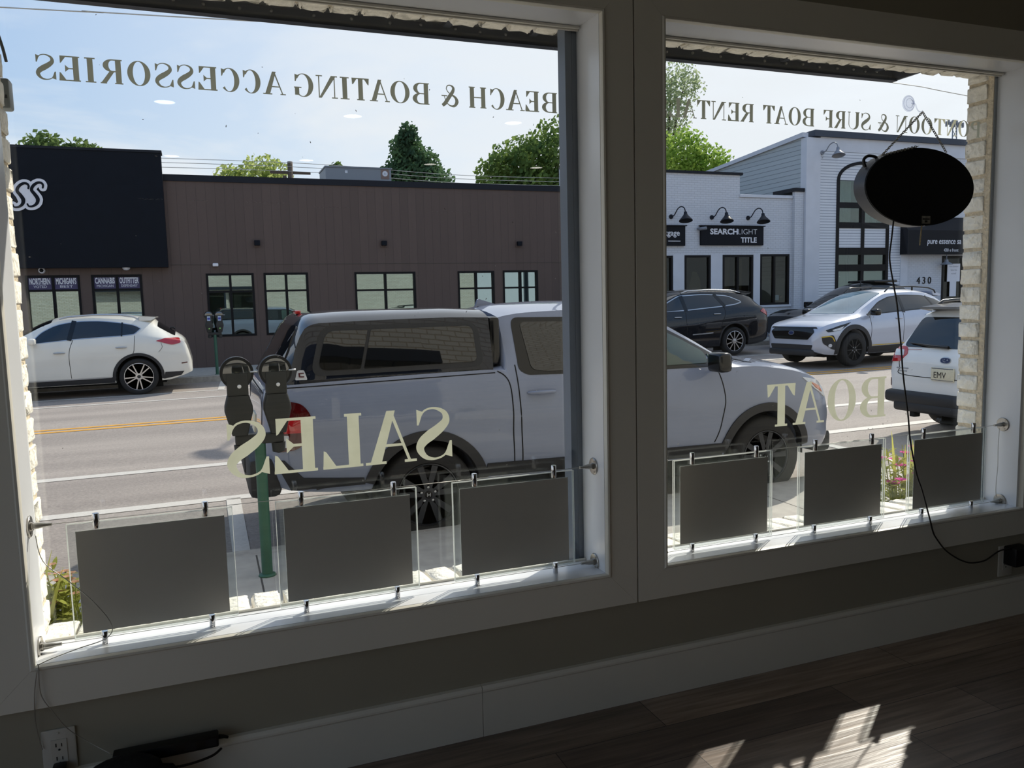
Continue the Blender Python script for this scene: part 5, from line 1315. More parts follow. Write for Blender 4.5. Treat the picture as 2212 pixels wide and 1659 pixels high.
# ---------------------------------------------------------------- parking meters
M['meter'] = pbr('meter_casting', '#2a2c2b', .6, metal=.2, noise=.15, nscale=14, bump=.15)
M['meterdark'] = pbr('meter_band', '#1b1d20', .35, metal=.4, noise=.1)
M['meterpole'] = pbr('green_pole_paint', '#2e5a48', .5, noise=.12, nscale=9)
M['brightpaper'] = pbr('meter_sticker', '#9fb0c8', .5, noise=.1); M['stickerblue'] = pbr('sticker_blue', '#2d3f9c', .5, noise=.1)
M['meterface'] = pbr('meter_face', '#a9aaa6', .5, noise=.08)
domeg = glass_mat('meter_dome', (.86, .88, .87), .16)
def meter(label, x, y, gdz, hp, green_caps=False, face=-1):
    z0 = ground(x, y)+gdz
    P_ = thing('parking_meter', label, 'parking meter', (x, y, z0), 0, 'twin parking meters')
    po = MB().lathe([(0, 0), (.035, 0), (.035, hp), (0, hp)], None, 20).build('pole', M['meterpole'], P_, 40)
    MB().lathe([(.035, 0), (.058, 0), (.053, .010), (.036, .016)], None, 18).build('grout', M['meterpole'], po)
    yk = MB().box(-.15, .15, -.035, .035, hp-.02, hp+.045, bev=.01)
    for s in (-1, 1): yk.lathe([(0, 0), (.045, 0), (.04, -.06), (.0, -.075)], T(s*.115, 0, hp-.02), 16)
    yk.build('yoke', M['meter'], P_, 40)
    for s in (-1, 1):
        cx = s*.118; h0 = hp+.045
        def sec(w, d, z):
            p = roundpoly([(-w, -d), (w, -d), (w, d), (-w, d)], .02, 3); return [(cx+a, b_, z) for a, b_ in p]
        mb = MB(); rings = []
        for w, d, z in ((.048, .045, h0), (.062, .052, h0+.06), (.086, .066, h0+.155), (.084, .066, h0+.19), (.066, .060, h0+.255), (.066, .060, h0+.255)):
            rings.append([mb.bm.verts.new(q) for q in sec(w, d, z)])
        for A, B in zip(rings, rings[1:-1]):
            n = len(A)
            for k in range(n): mb.bm.faces.new((A[k], A[(k+1) % n], B[(k+1) % n], B[k]))
        mb.bm.faces.new(rings[0]); mb.bm.faces.new(rings[4])
        hd = mb.build('meter_head', M['meter'], P_, 35)
        MB().box(cx-.064, cx+.064, -.055, .055, h0+.255, h0+.40, bev=.006).build('vault', M['meter'], hd, 40)
        MB().lathe([(0, 0), (.013, 0), (.012, .006), (0, .006)], T(cx+.01, face*.055, h0+.315) @ (TOY if face > 0 else Matrix.Rotation(PI/2, 4, 'X')), 16).build('lock', M['clearlens'], hd)
        zc = h0+.40
        MB().lathe([(.098, -.045), (.102, -.045), (.102, .045), (.098, .045), (.098, -.045)], T(cx, 0, zc) @ TOY, 36).build('dome_band', M['meterdark'], hd, 40)
        MB().lathe([(0, -.05), (.085, -.047), (.0975, -.036), (.0975, .036), (.085, .047), (0, .05)], T(cx, 0, zc) @ TOY, 36, a0=PI*0, a1=PI).build('lower_housing', M['meter'], hd, 40)
        MB().lathe([(.097, -.038), (.08, -.047), (.04, -.055), (0, -.057)], T(cx, 0, zc) @ TOY, 28, a0=PI, a1=2*PI).build('dome', domeg, hd, 60)
        MB().lathe([(.097, .038), (.08, .047), (.04, .055), (0, .057)], T(cx, 0, zc) @ TOY, 28, a0=PI, a1=2*PI).build('dome', domeg, hd, 60)
        MB().lathe([(0, -.012), (.09, -.012), (.09, .012), (0, .012)], T(cx, 0, zc) @ TOY, 30, a0=PI, a1=2*PI).build('face_plate', M['meterface'], hd)
        MB().box(cx-.05, cx+.05, -.02, .02, zc, zc+.045, bev=.01).box(cx-.018, cx+.018, -.02, .02, zc+.04, zc+.062).build('mechanism', M['clearlens'], hd)
        MB().tube([(cx+.08, face*.05, zc+.004), (cx+.125, face*.052, zc+.004)], .006, 8).build('coin_lever', M['silver'], hd)
        if green_caps:
            MB().box(cx-.035, cx+.035, -.062, -.056, h0+.27, h0+.38).build('sticker', M['brightpaper'], hd)
            MB().box(cx-.028, cx+.028, -.064, -.0615, h0+.30, h0+.345).build('sticker_field', M['stickerblue'], hd)
            MB().lathe([(0, 0), (.022, 0), (0, .004)], T(cx, -.06, h0+.09) @ Matrix.Rotation(PI/2, 4, 'X'), 14).build('green_decal', pbr('decal_green', '#8ec06a', .5, noise=.1), hd)
    return P_
meter('twin-headed grey parking meter on a green pole on the near sidewalk', -.852, 3.36, .12, .90)
meter('twin-headed parking meter with green tops on the far sidewalk by the brown building', -.92, 18.12, .14, .95, True)

# ---------------------------------------------------------------- planter flowers just outside the glass
M['leafy'] = leaf_mat('bright_leaf', '#86993f', '#c9c274'); M['blade'] = leaf_mat('yellow_blade', '#a9ac4c', '#d3cf7a')
M['pink'] = leaf_mat('pink_petal', '#d9479f', '#ef7cc0', .3); M['dry'] = leaf_mat('dry_flower', '#c99a7c', '#e3c0a6')
def blade(mb, p, d, L, w, bend=.4, n=5):
    d = Vector(d).normalized(); s = d.cross(Vector((0, 0, 1)))
    if s.length < .1: s = Vector((1, 0, 0))
    s.normalize(); pts = []
    q = Vector(p)
    for i in range(n+1):
        t_ = i/n; ww = w*math.sin(PI*min(.98, .12+t_*.86))
        pts.append((q - s*ww/2, q + s*ww/2)); q = q + (d + Vector((0, 0, -bend*t_*t_)))*L/n
    for a, b_ in zip(pts, pts[1:]): mb.face([a[0], a[1], b_[1], b_[0]])
def flowers(label, x, y, z, w, d, h, nst, seed, blossoms, tall):
    rr = random.Random(seed); p = thing('flowering_plant', label, 'plant', (x, y, z))
    st = MB(); lf = MB()
    heads = []
    for i in range(nst):
        bx, by = rr.uniform(-w, w)*.6, rr.uniform(-d, d)*.6
        tx, ty, tz = bx+rr.uniform(-w, w)*.5, by+rr.uniform(-d, d)*.5, h*rr.uniform(.55, 1.0)
        st.tube([(bx, by, 0), ((bx+tx)/2, (by+ty)/2, tz*.55), (tx, ty, tz)], [.0035, .0025, .0015], 5)
        for k in range(12):
            f = rr.uniform(.15, 1); q = (bx+(tx-bx)*f, by+(ty-by)*f, tz*f); an = rr.uniform(0, 2*PI)
            blade(lf, q, (math.cos(an), math.sin(an), rr.uniform(.1, .9)), rr.uniform(.04, .085), rr.uniform(.012, .022), .5, 4)
        heads.append((tx, ty, tz))
    st.build('stem', M['leafy'], p); lf.build('leaves', M['leafy'], p, weld=False)
    if tall:
        tb = MB()
        for i in range(tall):
            blade(tb, (rr.uniform(-w, w)*.5, rr.uniform(-d, d)*.5, h*.1), (rr.uniform(-.35, .35), rr.uniform(-.3, .3), 1), h*rr.uniform(1.0, 1.3), .016, .3, 8)
        tb.build('grass_blades', M['blade'], p, weld=False)
    for i in range(blossoms[0]):
        bx, by, bz = heads[i % len(heads)]; fl = MB()
        for k in range(7):
            an = 2*PI*k/7; q = blossoms[2]; blade(fl, (bx, by, bz), (math.cos(an), math.sin(an), .45), .033*q, .026*q, .8, 4)
        fl.build('blossom', M[blossoms[1]], p, weld=False)
    return p
gz1 = ground(0, .7)+.12
for nm, lab, xx in (('planter_box', 'white planter trough on the near sidewalk below the left window', -1.75), ('planter_box', 'white planter trough on the near sidewalk below the right window', 1.95)):
    pb = thing(nm, lab, 'planter', (xx, .66, gz1), 0, 'planter troughs under the windows')
    MB().box(-.42, .42, -.20, .20, 0, .72, bev=.01).build('box', M['roughbrick'], pb); MB().box(-.39, .39, -.17, .17, .715, .735).build('soil', pbr('soil', '#3b2d22', .95, noise=.3, nscale=50), pb)
flowers('yellowing plant with dry blossoms and long blades outside the lower left corner', -1.62, .66, gz1+.73, .17, .12, .30, 34, 3, (30, 'dry', .5), 5)
flowers('pink flowering plant with long yellow blades outside, between the last two displays on the right', 1.78, .68, gz1+.73, .20, .13, .34, 36, 5, (14, 'pink', 1), 7)

# street lamp on the far sidewalk; its head throws the soft spot on the road
sl_ = thing('street_lamp', 'tall grey street lamp with a long arm on the far sidewalk, behind the window casing', 'street lamp', (8.55, 18.78, ground(8.55, 18.78)+.14))
M['lampsteel'] = pbr('galvanised_steel', '#8b8f93', .45, metal=.6, noise=.06)
MB().lathe([(0, 0), (.13, 0), (.13, .02), (.085, .05), (.075, 4), (.055, 8.25), (0, 8.25)], None, 16).build('pole', M['lampsteel'], sl_, 40)
MB().tube(smooth_path([(0, 0, 7.95), (-.15, -1.0, 8.35), (-.5, -2.7, 8.55), (-.75, -3.58, 8.55)]), .035, 8).build('arm', M['lampsteel'], sl_)
hm = MB(); bmesh.ops.create_uvsphere(hm.bm, u_segments=20, v_segments=10, radius=1, matrix=T(-.86, -3.88, 8.52) @ Matrix.Rotation(R(20), 4, 'Z') @ Matrix.Diagonal((.19, .42, .09, 1))); hm.build('lamp_head', M['lampsteel'], sl_, 60)
# ---------------------------------------------------------------- buildings across the street
M['brownboard'] = lines_mat('brown_board_cladding', '#574842', '#40342f', 'X', .23, .04, .7, .10, .15, (1.5, 1, .25))
M['capdark'] = pbr('dark_coping', '#23262d', .5, noise=.1, spec=.12)
M['navy'] = pbr('dark_navy_panel', '#11161f', .55, noise=.10, nscale=5, spec=.12)
M['frame'] = pbr('dark_window_frame', '#17181b', .5, noise=.1, spec=.12)
M['shopglass'] = glass_mat('reflective_shop_glass', (.55, .64, .62), .34, 1.0, 0, (.74, .90, .90))
M['dimglass'] = glass_mat('dim_shop_glass', (.55, .58, .56), .06, .6, 0, (.4, .42, .42))
M['archglass'] = glass_mat('arched_glass', (.72, .80, .78), .12, .7, 0, (.6, .68, .66))
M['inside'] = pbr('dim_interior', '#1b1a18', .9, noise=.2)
M['blind'] = pbr('pale_roller_blind', '#7d8580', .9, noise=.06)
M['whitewall'] = brick_mat('white_brick_facade', '#cccfd6', '#b0b3bb', .215, .072, .006, 'XZ', .5, .05)
M['whitepaint'] = pbr('white_facade_paint', '#cbced6', .7, noise=.04, nscale=3)
M['siding'] = lines_mat('grey_lap_siding', '#a9b0b3', '#767d82', 'Z', .155, .12, .6, .05, .8)
M['ribbed'] = lines_mat('ribbed_white_panel', '#d4d6db', '#9fa4ad', 'Z', .095, .26, .6, .04, .8)
M['letterwhite'] = pbr('white_sign_letter', '#dcdde4', .5, noise=.03); M['purple'] = pbr('purple_banner', '#443f63', .6, noise=.06)
M['curtain'] = pbr('beige_curtain', '#a08a6a', .9, noise=.12, nscale=3, stretch=(30, 1, 1))
M['lampdark'] = pbr('dark_lamp_enamel', '#22262f', .35, noise=.08, spec=.12); M['lampgrey'] = pbr('grey_lamp_enamel', '#7d828b', .4, noise=.08)

def house_window(parent, x0, x1, z0, z1, y, xs=(), zs=(), fw=.05, glass='shopglass', depth=.10, back=None):
    """framed window set into a wall whose face is at y"""
    f = MB(); yf0, yf1 = y-.012, y+depth
    f.box(x0, x0+fw, yf0, yf1, z0, z1); f.box(x1-fw, x1, yf0, yf1, z0, z1); f.box(x0+fw, x1-fw, yf0, yf1, z0, z0+fw); f.box(x0+fw, x1-fw, yf0, yf1, z1-fw, z1)
    for x in xs: f.box(x-fw*.55, x+fw*.55, yf0+.002, yf1, z0+fw, z1-fw)
    cx = [x0+fw] + [v for x in xs for v in (x-fw*.55, x+fw*.55)] + [x1-fw]
    for z in zs:
        for a, b_ in zip(cx[::2], cx[1::2]): f.box(a, b_, yf0+.004, yf1, z-fw*.45, z+fw*.45)
    o = f.build('window', M['frame'], parent)
    MB().box(x0+fw*.5, x1-fw*.5, y+.05, y+.058, z0+fw*.5, z1-fw*.5).build('pane', M[glass], o)
    if back: MB().box(x0+.02, x1-.02, y+.20, y+.215, back[1] if len(back) > 1 else z0, back[2] if len(back) > 2 else z1).build('blind', M[back[0]], o)
    return o

# brown clad shop
BY = 20.3
bb = thing('commercial_building', 'long brown board-clad shop building with dark coping across the street', 'building', (0, BY, ground(0, BY)+.14))
bb_inv = Matrix.Translation((0, -BY, -(ground(0, BY)+.14)))
def part(mb, name, mat, root, smooth=None, weld=True):
    o = mb.build(name, mat, root, smooth, weld); o.matrix_parent_inverse = Matrix.Translation(-root.location); return o
wins = [(-5.1, -3.93, .38, 2.07), (-3.68, -2.54, .38, 2.07), (-1.03, .15, .43, 2.075), (.40, 1.55, .43, 2.075), (2.80, 4.52, .43, 2.07), (5.77, 6.89, .43, 2.07), (7.16, 8.28, .43, 2.075)]
mb = MB(); holed_wall(mb, -14, 9.17, -.6, 4.42, wins, BY, BY+.25); part(mb, 'wall', M['brownboard'], bb)
part(MB().box(-14, 9.19, BY-.03, BY+.3, 4.40, 4.56), 'coping', M['capdark'], bb)
part(MB().box(9.12, 9.185, BY-.02, BY+.02, -.5, 4.40), 'corner_board', pbr('brown_corner', '#4e3f3a', .6, noise=.05), bb)
part(MB().box(-1.86, 9.1, BY-.006, BY+.0, 2.295, 2.305), 'board_joint', M['joint'], bb)
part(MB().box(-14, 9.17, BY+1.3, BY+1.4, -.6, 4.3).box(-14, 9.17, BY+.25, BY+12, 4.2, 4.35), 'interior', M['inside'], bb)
for i, w in enumerate(wins):
    mid = (w[0]+w[1])/2
    g = 'shopglass'
    o = house_window(bb, *w, BY, (mid,), (1.70 if i < 2 else (1.60 if i < 4 else 1.57),), .055, g, back=('blind', .75, 2.05) if 1 < i < 5 else None)
    for q in [o] : q.matrix_parent_inverse = Matrix.Translation(-bb.location)
    if i < 2:
        for k, (a, b_) in enumerate(((w[0]+.055, mid-.03), (mid+.03, w[1]-.055))):
            bn = MB().box(a, b_, BY+.02, BY+.03, 1.725, 2.012).build('banner', M['purple'], o)
            big, small = [('NORTHERN', 'VOTED'), ("MICHIGAN'S", 'BEST'), ('CANNABIS', 'MICHIGAN'), ('OUTFITTER', 'DISPENSARY')][i*2+k]
            for tx, sz, zz, bo, wd in ((big, .20, 1.855, .006, .44), (small, .088, 1.765, .0, .28 if len(small) < 6 else .37)):
                to = text_mesh('banner_text', tx, sz, M['letterwhite'], bn, ((a+b_)/2, BY+.016, zz), (PI/2, 0, 0), .001, 'CENTER', bo)
                wx = max(v.co.x for v in to.data.vertices)-min(v.co.x for v in to.data.vertices); to.scale = (wd/wx, 1, 1)
# black sign wall
sw = thing('sign_wall', 'tall black panel wall with a white script sign at the left of the brown building', 'sign wall', (-4, 20.1, 2.22))
part(MB().box(-14, -1.90, 20.08, BY-.001, 2.235, 5.05), 'panel', M['navy'], sw)
part(MB().box(-14, -1.88, 20.06, BY+.2, 5.04, 5.10), 'coping', M['capdark'], sw)
sc = thing('script_sign', 'white outlined script letters ss on the black panel wall', 'sign', (-4.8, 20.06, 3.9))
S1 = [(.275, .19), (.285, .25), (.25, .30), (.17, .30), (.08, .23), (.04, .13), (.10, .03), (.15, -.07), (.13, -.17), (.05, -.24), (-.04, -.25), (-.07, -.20)]
W1 = [.04, .045, .055, .06, .065, .07, .08, .085, .07, .05, .04, .03]
def script_letter(dx, dz, grow, y0, y1, mat, name):
    P2 = smooth_path([(-4.83+dx+p[0], 3.93+dz+p[1], 0) for p in S1], 8); vs, fs = [], []
    for i, p in enumerate(P2):
        j = min(i//8, len(W1)-2); r_ = (W1[j]+(W1[j+1]-W1[j])*((i % 8)/8)+grow)/2
        fs.append(list(range(len(vs), len(vs)+14))); vs += [Vector((p.x+r_*math.cos(2*PI*k/14), p.y+r_*math.sin(2*PI*k/14))) for k in range(14)]
    V, _, F, _, _, OF = delaunay_2d_cdt(vs, [], fs, 0, 1e-5); mb = MB()
    bv = [mb.bm.verts.new((p.x, y0, p.y)) for p in V]
    for f, of in zip(F, OF):
        if of: mb.bm.faces.new([bv[i] for i in f])
    ex = bmesh.ops.extrude_edge_only(mb.bm, edges=[e for e in mb.bm.edges if e.is_boundary])
    for v in ex['geom']:
        if isinstance(v, bmesh.types.BMVert): v.co.y = y1
    return part(mb, name, mat, sc)
for dx, dz in ((.03, 0), (-.27, -.025)):
    script_letter(dx, dz, .13, 20.045-.001*(dx > 0), 20.06, M['letterwhite'], 'letter_backing'); script_letter(dx, dz, 0, 20.035, 20.0449, M['navy'], 'letter')
part(MB().prism([(-5.05, 3.76), (-4.75, 3.78), (-4.72, 4.05), (-4.92, 4.12), (-5.12, 3.98)], 'Y', 20.047, 20.06), 'letter_backing', M['letterwhite'], sc)
# wall lights and domes on the brown front
for x, lb in ((.29, 'small dark cube wall light above the windows left of centre on the brown wall'), (3.66, 'small dark cube wall light above the wide middle window of the brown wall'), (7.70, 'small dark cube wall light above the right pair of windows of the brown wall')):
    l = thing('wall_light', lb, 'wall light', (x, BY, 2.86), 0, 'cube lights on the brown wall')
    MB().box(-.12, .09, -.012, -.0005, -.11, .10).build('back_plate', bpy.data.materials['brown_corner'], l); MB().box(-.08, .06, -.12, -.012, -.07, .06, bev=.008).build('shade', M['navy'], l)
for x, z, y, lb in ((-4.73, 2.185, BY, 'white dome camera above the leftmost window of the brown building'), (-2.87, 2.215, 20.2, 'small white dome under the edge of the black panel wall'), (-.78, 2.28, BY, 'white box camera on the brown wall above the third window')):
    c = thing('security_camera', lb, 'camera', (x, y, z), 0, 'cameras on the brown building')
    if z > 2.25: MB().box(-.07, .07, -.12, -.0005, -.03, .05, bev=.02).build('housing', M['letterwhite'], c, 40)
    elif y < BY: MB().lathe([(0, -.05), (.06, -.035), (.09, 0), (.09, .02), (0, .02)], None, 20).build('housing', M['letterwhite'], c, 40)
    else:
        MB().lathe([(0, 0), (.075, 0), (.075, .04), (.06, .06), (.0, .06)], Matrix.Rotation(PI/2, 4, 'X'), 20).build('housing', M['letterwhite'], c, 40)
        MB().lathe([(.045, .06), (.03, .085), (0, .095)], Matrix.Rotation(PI/2, 4, 'X'), 16).build('lens_dome', M['frame'], c, 40)
# rooftop unit
hv = thing('rooftop_unit', 'grey rooftop air conditioning unit with a square maker badge', 'air conditioner', (3.53, 23.5, 4.35))
MB().box(-1.0, 1.0, -.6, .7, 0, .99, bev=.01).build('cabinet', pbr('grey_hvac', '#868b92', .5, noise=.04), hv); MB().box(-1.02, 1.02, -.62, .72, .96, 1.0).build('lid', M['lampgrey'], hv)
lg = MB().box(.68, .93, -.608, -.601, .66, .95).build('badge', M['darkred'], hv)
MB().lathe([(.060, 0), (.085, 0), (.085, .004), (.060, .004), (.060, 0)], T(.805, -.612, .815) @ TOY, 24).build('badge_ring', M['letterwhite'], lg); MB().box(.755, .855, -.613, -.6085, .80, .83).box(.79, .81, -.613, -.6085, .77, .86).build('badge_mark', M['letterwhite'], lg)
MB().box(-.42, -.34, -.606, -.601, .80, .88).build('data_plate', M['letterwhite'], hv)

# white brick shop
WY = 20.4
wb = thing('brick_building', 'white painted brick shop with stepped parapet and dark coping across the street', 'building', (14, WY, ground(14, WY)+.14))
ww = [(12.0, 13.04, .85, 2.50), (13.48, 14.48, .85, 2.51), (14.95, 16.17, -.10, 2.52), (16.46, 17.67, .83, 2.54)]
mb = MB(); holed_wall(mb, 9.2, 15.62, -.6, 5.12, [w for w in ww if w[1] < 15] + [(14.95, 15.62, -.10, 2.52)], WY, WY+.25); holed_wall(mb, 15.62, 18.14, -.6, 4.42, [(15.62, 16.17, -.10, 2.52), ww[3]], WY, WY+.25)
part(mb, 'wall', M['whitewall'], wb)
part(MB().box(9.2, 15.70, WY-.06, WY+.28, 5.11, 5.19), 'coping', M['capdark'], wb)
part(MB().box(15.60, 17.75, WY-.05, WY+.28, 4.40, 4.50, bev=.01), 'ledge', M['whitepaint'], wb)
part(MB().box(17.77, 18.14, WY-.13, WY, -.6, 4.62), 'pilaster', M['whitewall'], wb)
part(MB().box(17.68, 18.145, WY-.17, WY+.9, 4.62, 4.74), 'pilaster_cap', M['capdark'], wb)
part(MB().box(9.3, 17.7, WY-.03, WY, -.6, -.12), 'plinth', M['lampgrey'], wb)
part(MB().box(16.40, 17.73, WY-.06, WY+.02, .76, .83), 'sill', M['whitepaint'], wb)
mb = MB()
for a, b_ in ((13.05, 13.47), (14.49, 14.94), (16.18, 16.45)): mb.box(a, b_, WY-.015, WY, -.1, 2.54)
part(mb, 'pier_panel', M['whitepaint'], wb)
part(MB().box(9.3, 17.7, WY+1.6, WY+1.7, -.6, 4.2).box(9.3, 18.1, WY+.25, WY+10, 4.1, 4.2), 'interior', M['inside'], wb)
for i, w in enumerate(ww):
    mids = {0: (), 1: (), 2: (15.56,), 3: (17.05,)}[i]
    o = house_window(wb, *w, WY, mids, (), .07, 'dimglass'); o.matrix_parent_inverse = Matrix.Translation(-wb.location)
    if i == 2:
        for a, b_ in ((15.05, 15.45), (15.64, 15.95)):
            c = MB(); n = 14
            pts = [(a+(b_-a)*k/n, WY+.35+.03*math.sin(k*2.2)) for k in range(n+1)]
            for p, q in zip(pts, pts[1:]): c.face([(p[0], p[1], .6), (q[0], q[1], .6), (q[0]+.02, q[1], 2.4), (p[0]+.02, p[1], 2.4)])
            c.build('curtain', M['curtain'], o, 60)
    if i == 1:
        c = MB().prism(smooth_path and [(13.9, .95), (14.38, .95), (14.36, 1.7), (14.22, 1.98), (14.05, 2.0), (13.95, 1.6)], 'Y', WY+.4, WY+.45); c.build('wood_chair_back', M['curtain'], o)
    if i == 3:
        MB().box(16.54, 17.58, WY+.062, WY+.066, .90, 1.72).build('frosted_film', glass_mat('frosted_film', (.75, .77, .78), .10, 1, .3), o)
        MB().box(17.1, 17.28, WY+.04, WY+.049, .98, 1.16).build('window_sticker', M['blind'], o)

def board(label, x0, x1, z0, z1, lines):
    s = thing('shop_sign', label, 'sign', ((x0+x1)/2, WY, z0), 0, 'black shop signs on the white brick')
    part(MB().box(x0, x1, WY-.09, WY-.001, z0, z1, bev=.004), 'board', M['navy'], s); part(MB().box(x0-.04, x1+.04, WY-.14, WY-.001, z1, z1+.03), 'cap_strip', M['capdark'], s)
    for tx, sz, x, z, bo, al in lines:
        o = text_mesh('sign_text', tx, sz, M['letterwhite'], s, (x, WY-.094, z), (PI/2, 0, 0), .004, al, bo); o.matrix_parent_inverse = Matrix.Translation(-s.location)
    return s
s1 = board('full black signboard with two lines of white lettering on the white brick shop', 14.06, 16.52, 2.83, 3.44, [('SEARCH', .25, 14.40, 3.185, .008, 'LEFT'), ('LIGHT', .25, 15.50, 3.185, -.004, 'LEFT'), ('TITLE', .235, 16.25, 2.92, .007, 'RIGHT')])
tx = [c for c in s1.children if c.name.startswith('sign_text')]
for o, (a, b_) in zip(tx, ((14.40, 15.48), (15.50, 16.25), (15.60, 16.24))):
    xs = [v.co.x for v in o.data.vertices]; o.scale = ((b_-a)/(max(xs)-min(xs)), 1, 1); o.location.x = a - min(xs)*o.scale[0]
s2 = board('black signboard with an underlined white word, cut off by the window casing', 11.2, 13.46, 2.81, 3.43, [('tgage', .26, 13.25, 3.13, .003, 'RIGHT')])
part(MB().box(12.82, 13.27, WY-.098, WY-.09, 2.945, 2.965), 'underline', M['letterwhite'], s2)

def gooseneck(label, x, z, y, sc_=1.0, mat='lampdark'):
    l = thing('gooseneck_lamp', label, 'lamp', (x, y, z), 0, 'gooseneck sign lamps')
    MB().lathe([(0, 0), (.075, 0), (.07, .03), (0, .035)], Matrix.Rotation(PI/2, 4, 'X') @ T(0, 0, .0005), 18).build('wall_plate', M[mat], l, 40)
    MB().tube(smooth_path([(0, -.03, 0), (.05, -.12, .04), (.10, -.24, .22), (.15, -.36, .28), (.20, -.46, .22), (.215, -.50, .08)]), .018, 8).build('arm', M[mat], l)
    mm = T(.215, -.50, .08) @ Matrix.Rotation(R(-14), 4, 'X') @ Matrix.Rotation(R(6), 4, 'Y')
    MB().lathe([(0, .02), (.05, .02), (.06, -.06), (.10, -.12), (.20, -.24), (.215, -.27), (.205, -.27), (.19, -.24), (.09, -.12), (0, -.08)], mm, 26).build('shade', M[mat], l, 40)
    return l
gooseneck('leftmost dark gooseneck lamp, above the cut-off black signboard', 12.98, 3.73, WY); gooseneck('dark gooseneck lamp above the left end of the full black signboard', 14.52, 3.73, WY); gooseneck('dark gooseneck lamp above the right end of the full black signboard', 15.95, 3.73, WY)
c = thing('security_camera', 'grey bullet camera beside the upper left corner of the full black signboard', 'camera', (13.98, WY, 3.36))
MB().tube([(0, -.001, 0), (0, -.1, -.02)], .03, 8).build('bracket', M['lampgrey'], c); MB().tube([(-.02, -.10, -.02), (.14, -.30, .0)], .05, 12).build('body', M['lampgrey'], c)

# tall grey and white building 430
GY2 = 20.2
gb = thing('tall_building', 'tall white ribbed building numbered 430 with an arched window and grey siding flank', 'building', (22, GY2, ground(22, GY2)+.14))
aw_ = [(19.48, 21.87, -.1, 5.05), (24.50, 25.62, -.3, 2.45)]
mb = MB(); holed_wall(mb, 18.75, 22.45, -.6, 6.0, [aw_[0]], GY2, GY2+.25); part(mb, 'ribbed_wall', M['ribbed'], gb)
part(MB().box(18.75, 34, GY2-.015, GY2+.25, 6.0, 6.52), 'frieze', M['whitepaint'], gb)
part(MB().box(18.15, 18.75, GY2-.03, GY2+.25, -.6, 6.42).box(22.45, 22.78, GY2-.02, GY2+.25, -.6, 6.0), 'corner_post', M['whitepaint'], gb)
mb = MB(); holed_wall(mb, 22.78, 34, -.6, 6.0, [aw_[1]], GY2+.02, GY2+.25); part(mb, 'brick_wall', M['whitewall'], gb)
part(MB().box(18.42, 34, GY2-.12, GY2+.3, 6.46, 6.66), 'parapet_cap', pbr('grey_parapet', '#474d58', .5, noise=.06, spec=.12), gb)
sd = MB(); sd.prism([(GY2+.25, -.5), (40, -.5), (40, 5.2), (25.4, 6.12), (GY2+.25, 6.5)], 'X', 18.15, 18.30); part(sd, 'siding_wall', M['siding'], gb)
part(MB().prism([(GY2+.1, 6.45), (25.4, 6.09), (40, 5.17), (40, 5.30), (25.4, 6.22), (GY2+.1, 6.60)], 'X', 18.08, 18.32), 'rake_board', M['whitepaint'], gb)
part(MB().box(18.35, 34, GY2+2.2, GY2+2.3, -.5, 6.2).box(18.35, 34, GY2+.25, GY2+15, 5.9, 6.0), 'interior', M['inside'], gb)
# arched window wall
aw0, aw1, az = 19.48, 21.87, 5.05
cxm = (aw0+aw1)/2
arch = [(cxm + (aw1-aw0)/2*math.cos(PI*k/24), 5.05 + .66*math.sin(PI*k/24)) for k in range(25)]
f = MB()
fw = .13
f.box(aw0, aw0+fw, GY2-.02, GY2+.12, -.1, 5.05); f.box(aw1-fw, aw1, GY2-.02, GY2+.12, -.1, 5.05)
f.box(cxm-.07, cxm+.07, GY2-.018, GY2+.12, -.1, 5.66)
for a, b_ in ((4.12, 4.30), (3.42, 3.62), (2.50, 2.74), (1.93, 2.16), (-.1, .1)): f.box(aw0+fw, aw1-fw, GY2-.015, GY2+.12, a, b_)
inn = [(cxm + ((aw1-aw0)/2-fw)*math.cos(PI*k/24), 5.05 + .55*math.sin(PI*k/24)) for k in range(25)]
for k in range(24): f.prism([arch[k], arch[k+1], inn[k+1], inn[k]], 'Y', GY2-.02, GY2+.12)
wo = part(f, 'arched_window', M['frame'], gb)
MB().prism([(aw0+.05, -.05), (aw1-.05, -.05)] + [(p[0], p[1]) for p in inn], 'Y', GY2+.05, GY2+.058).build('pane', M['archglass'], wo).matrix_parent_inverse = Matrix.Translation(-gb.location) if False else Matrix.Identity(4)
# wall above the arch
sp2 = MB()
for k in range(24):
    a, b_ = arch[k], arch[k+1]; sp2.prism([a, b_, (b_[0], 6.0), (a[0], 6.0)], 'Y', GY2-.004, GY2+.02)
part(sp2, 'arch_spandrel', M['ribbed'], gb)
pn = MB()
for a, b_ in ((aw0+fw, cxm-.07), (cxm+.07, aw1-fw)): pn.box(a, b_, GY2+.01, GY2+.045, 2.74, 3.42)
part(pn, 'infill_panel', M['ribbed'], gb)
for a, b_ in ((aw0+.2, aw0+.95), (cxm+.2, cxm+.95)):
    c = MB(); n = 18
    pts = [(a+(b_-a)*k/n, GY2+.32+.03*math.sin(k*1.9)) for k in range(n+1)]
    for p, q in zip(pts, pts[1:]): c.face([(p[0], p[1], 3.6), (q[0], q[1], 3.6), (q[0], q[1], 5.55), (p[0], p[1], 5.55)])
    part(c, 'curtain', M['blind'], gb, 60)
part(MB().box(aw0+.15, cxm-.1, GY2+.062, GY2+.07, .1, 1.93).box(cxm+.1, aw1-.15, GY2+.062, GY2+.07, .1, 1.93), 'frosted_panel', M['blind'], gb)
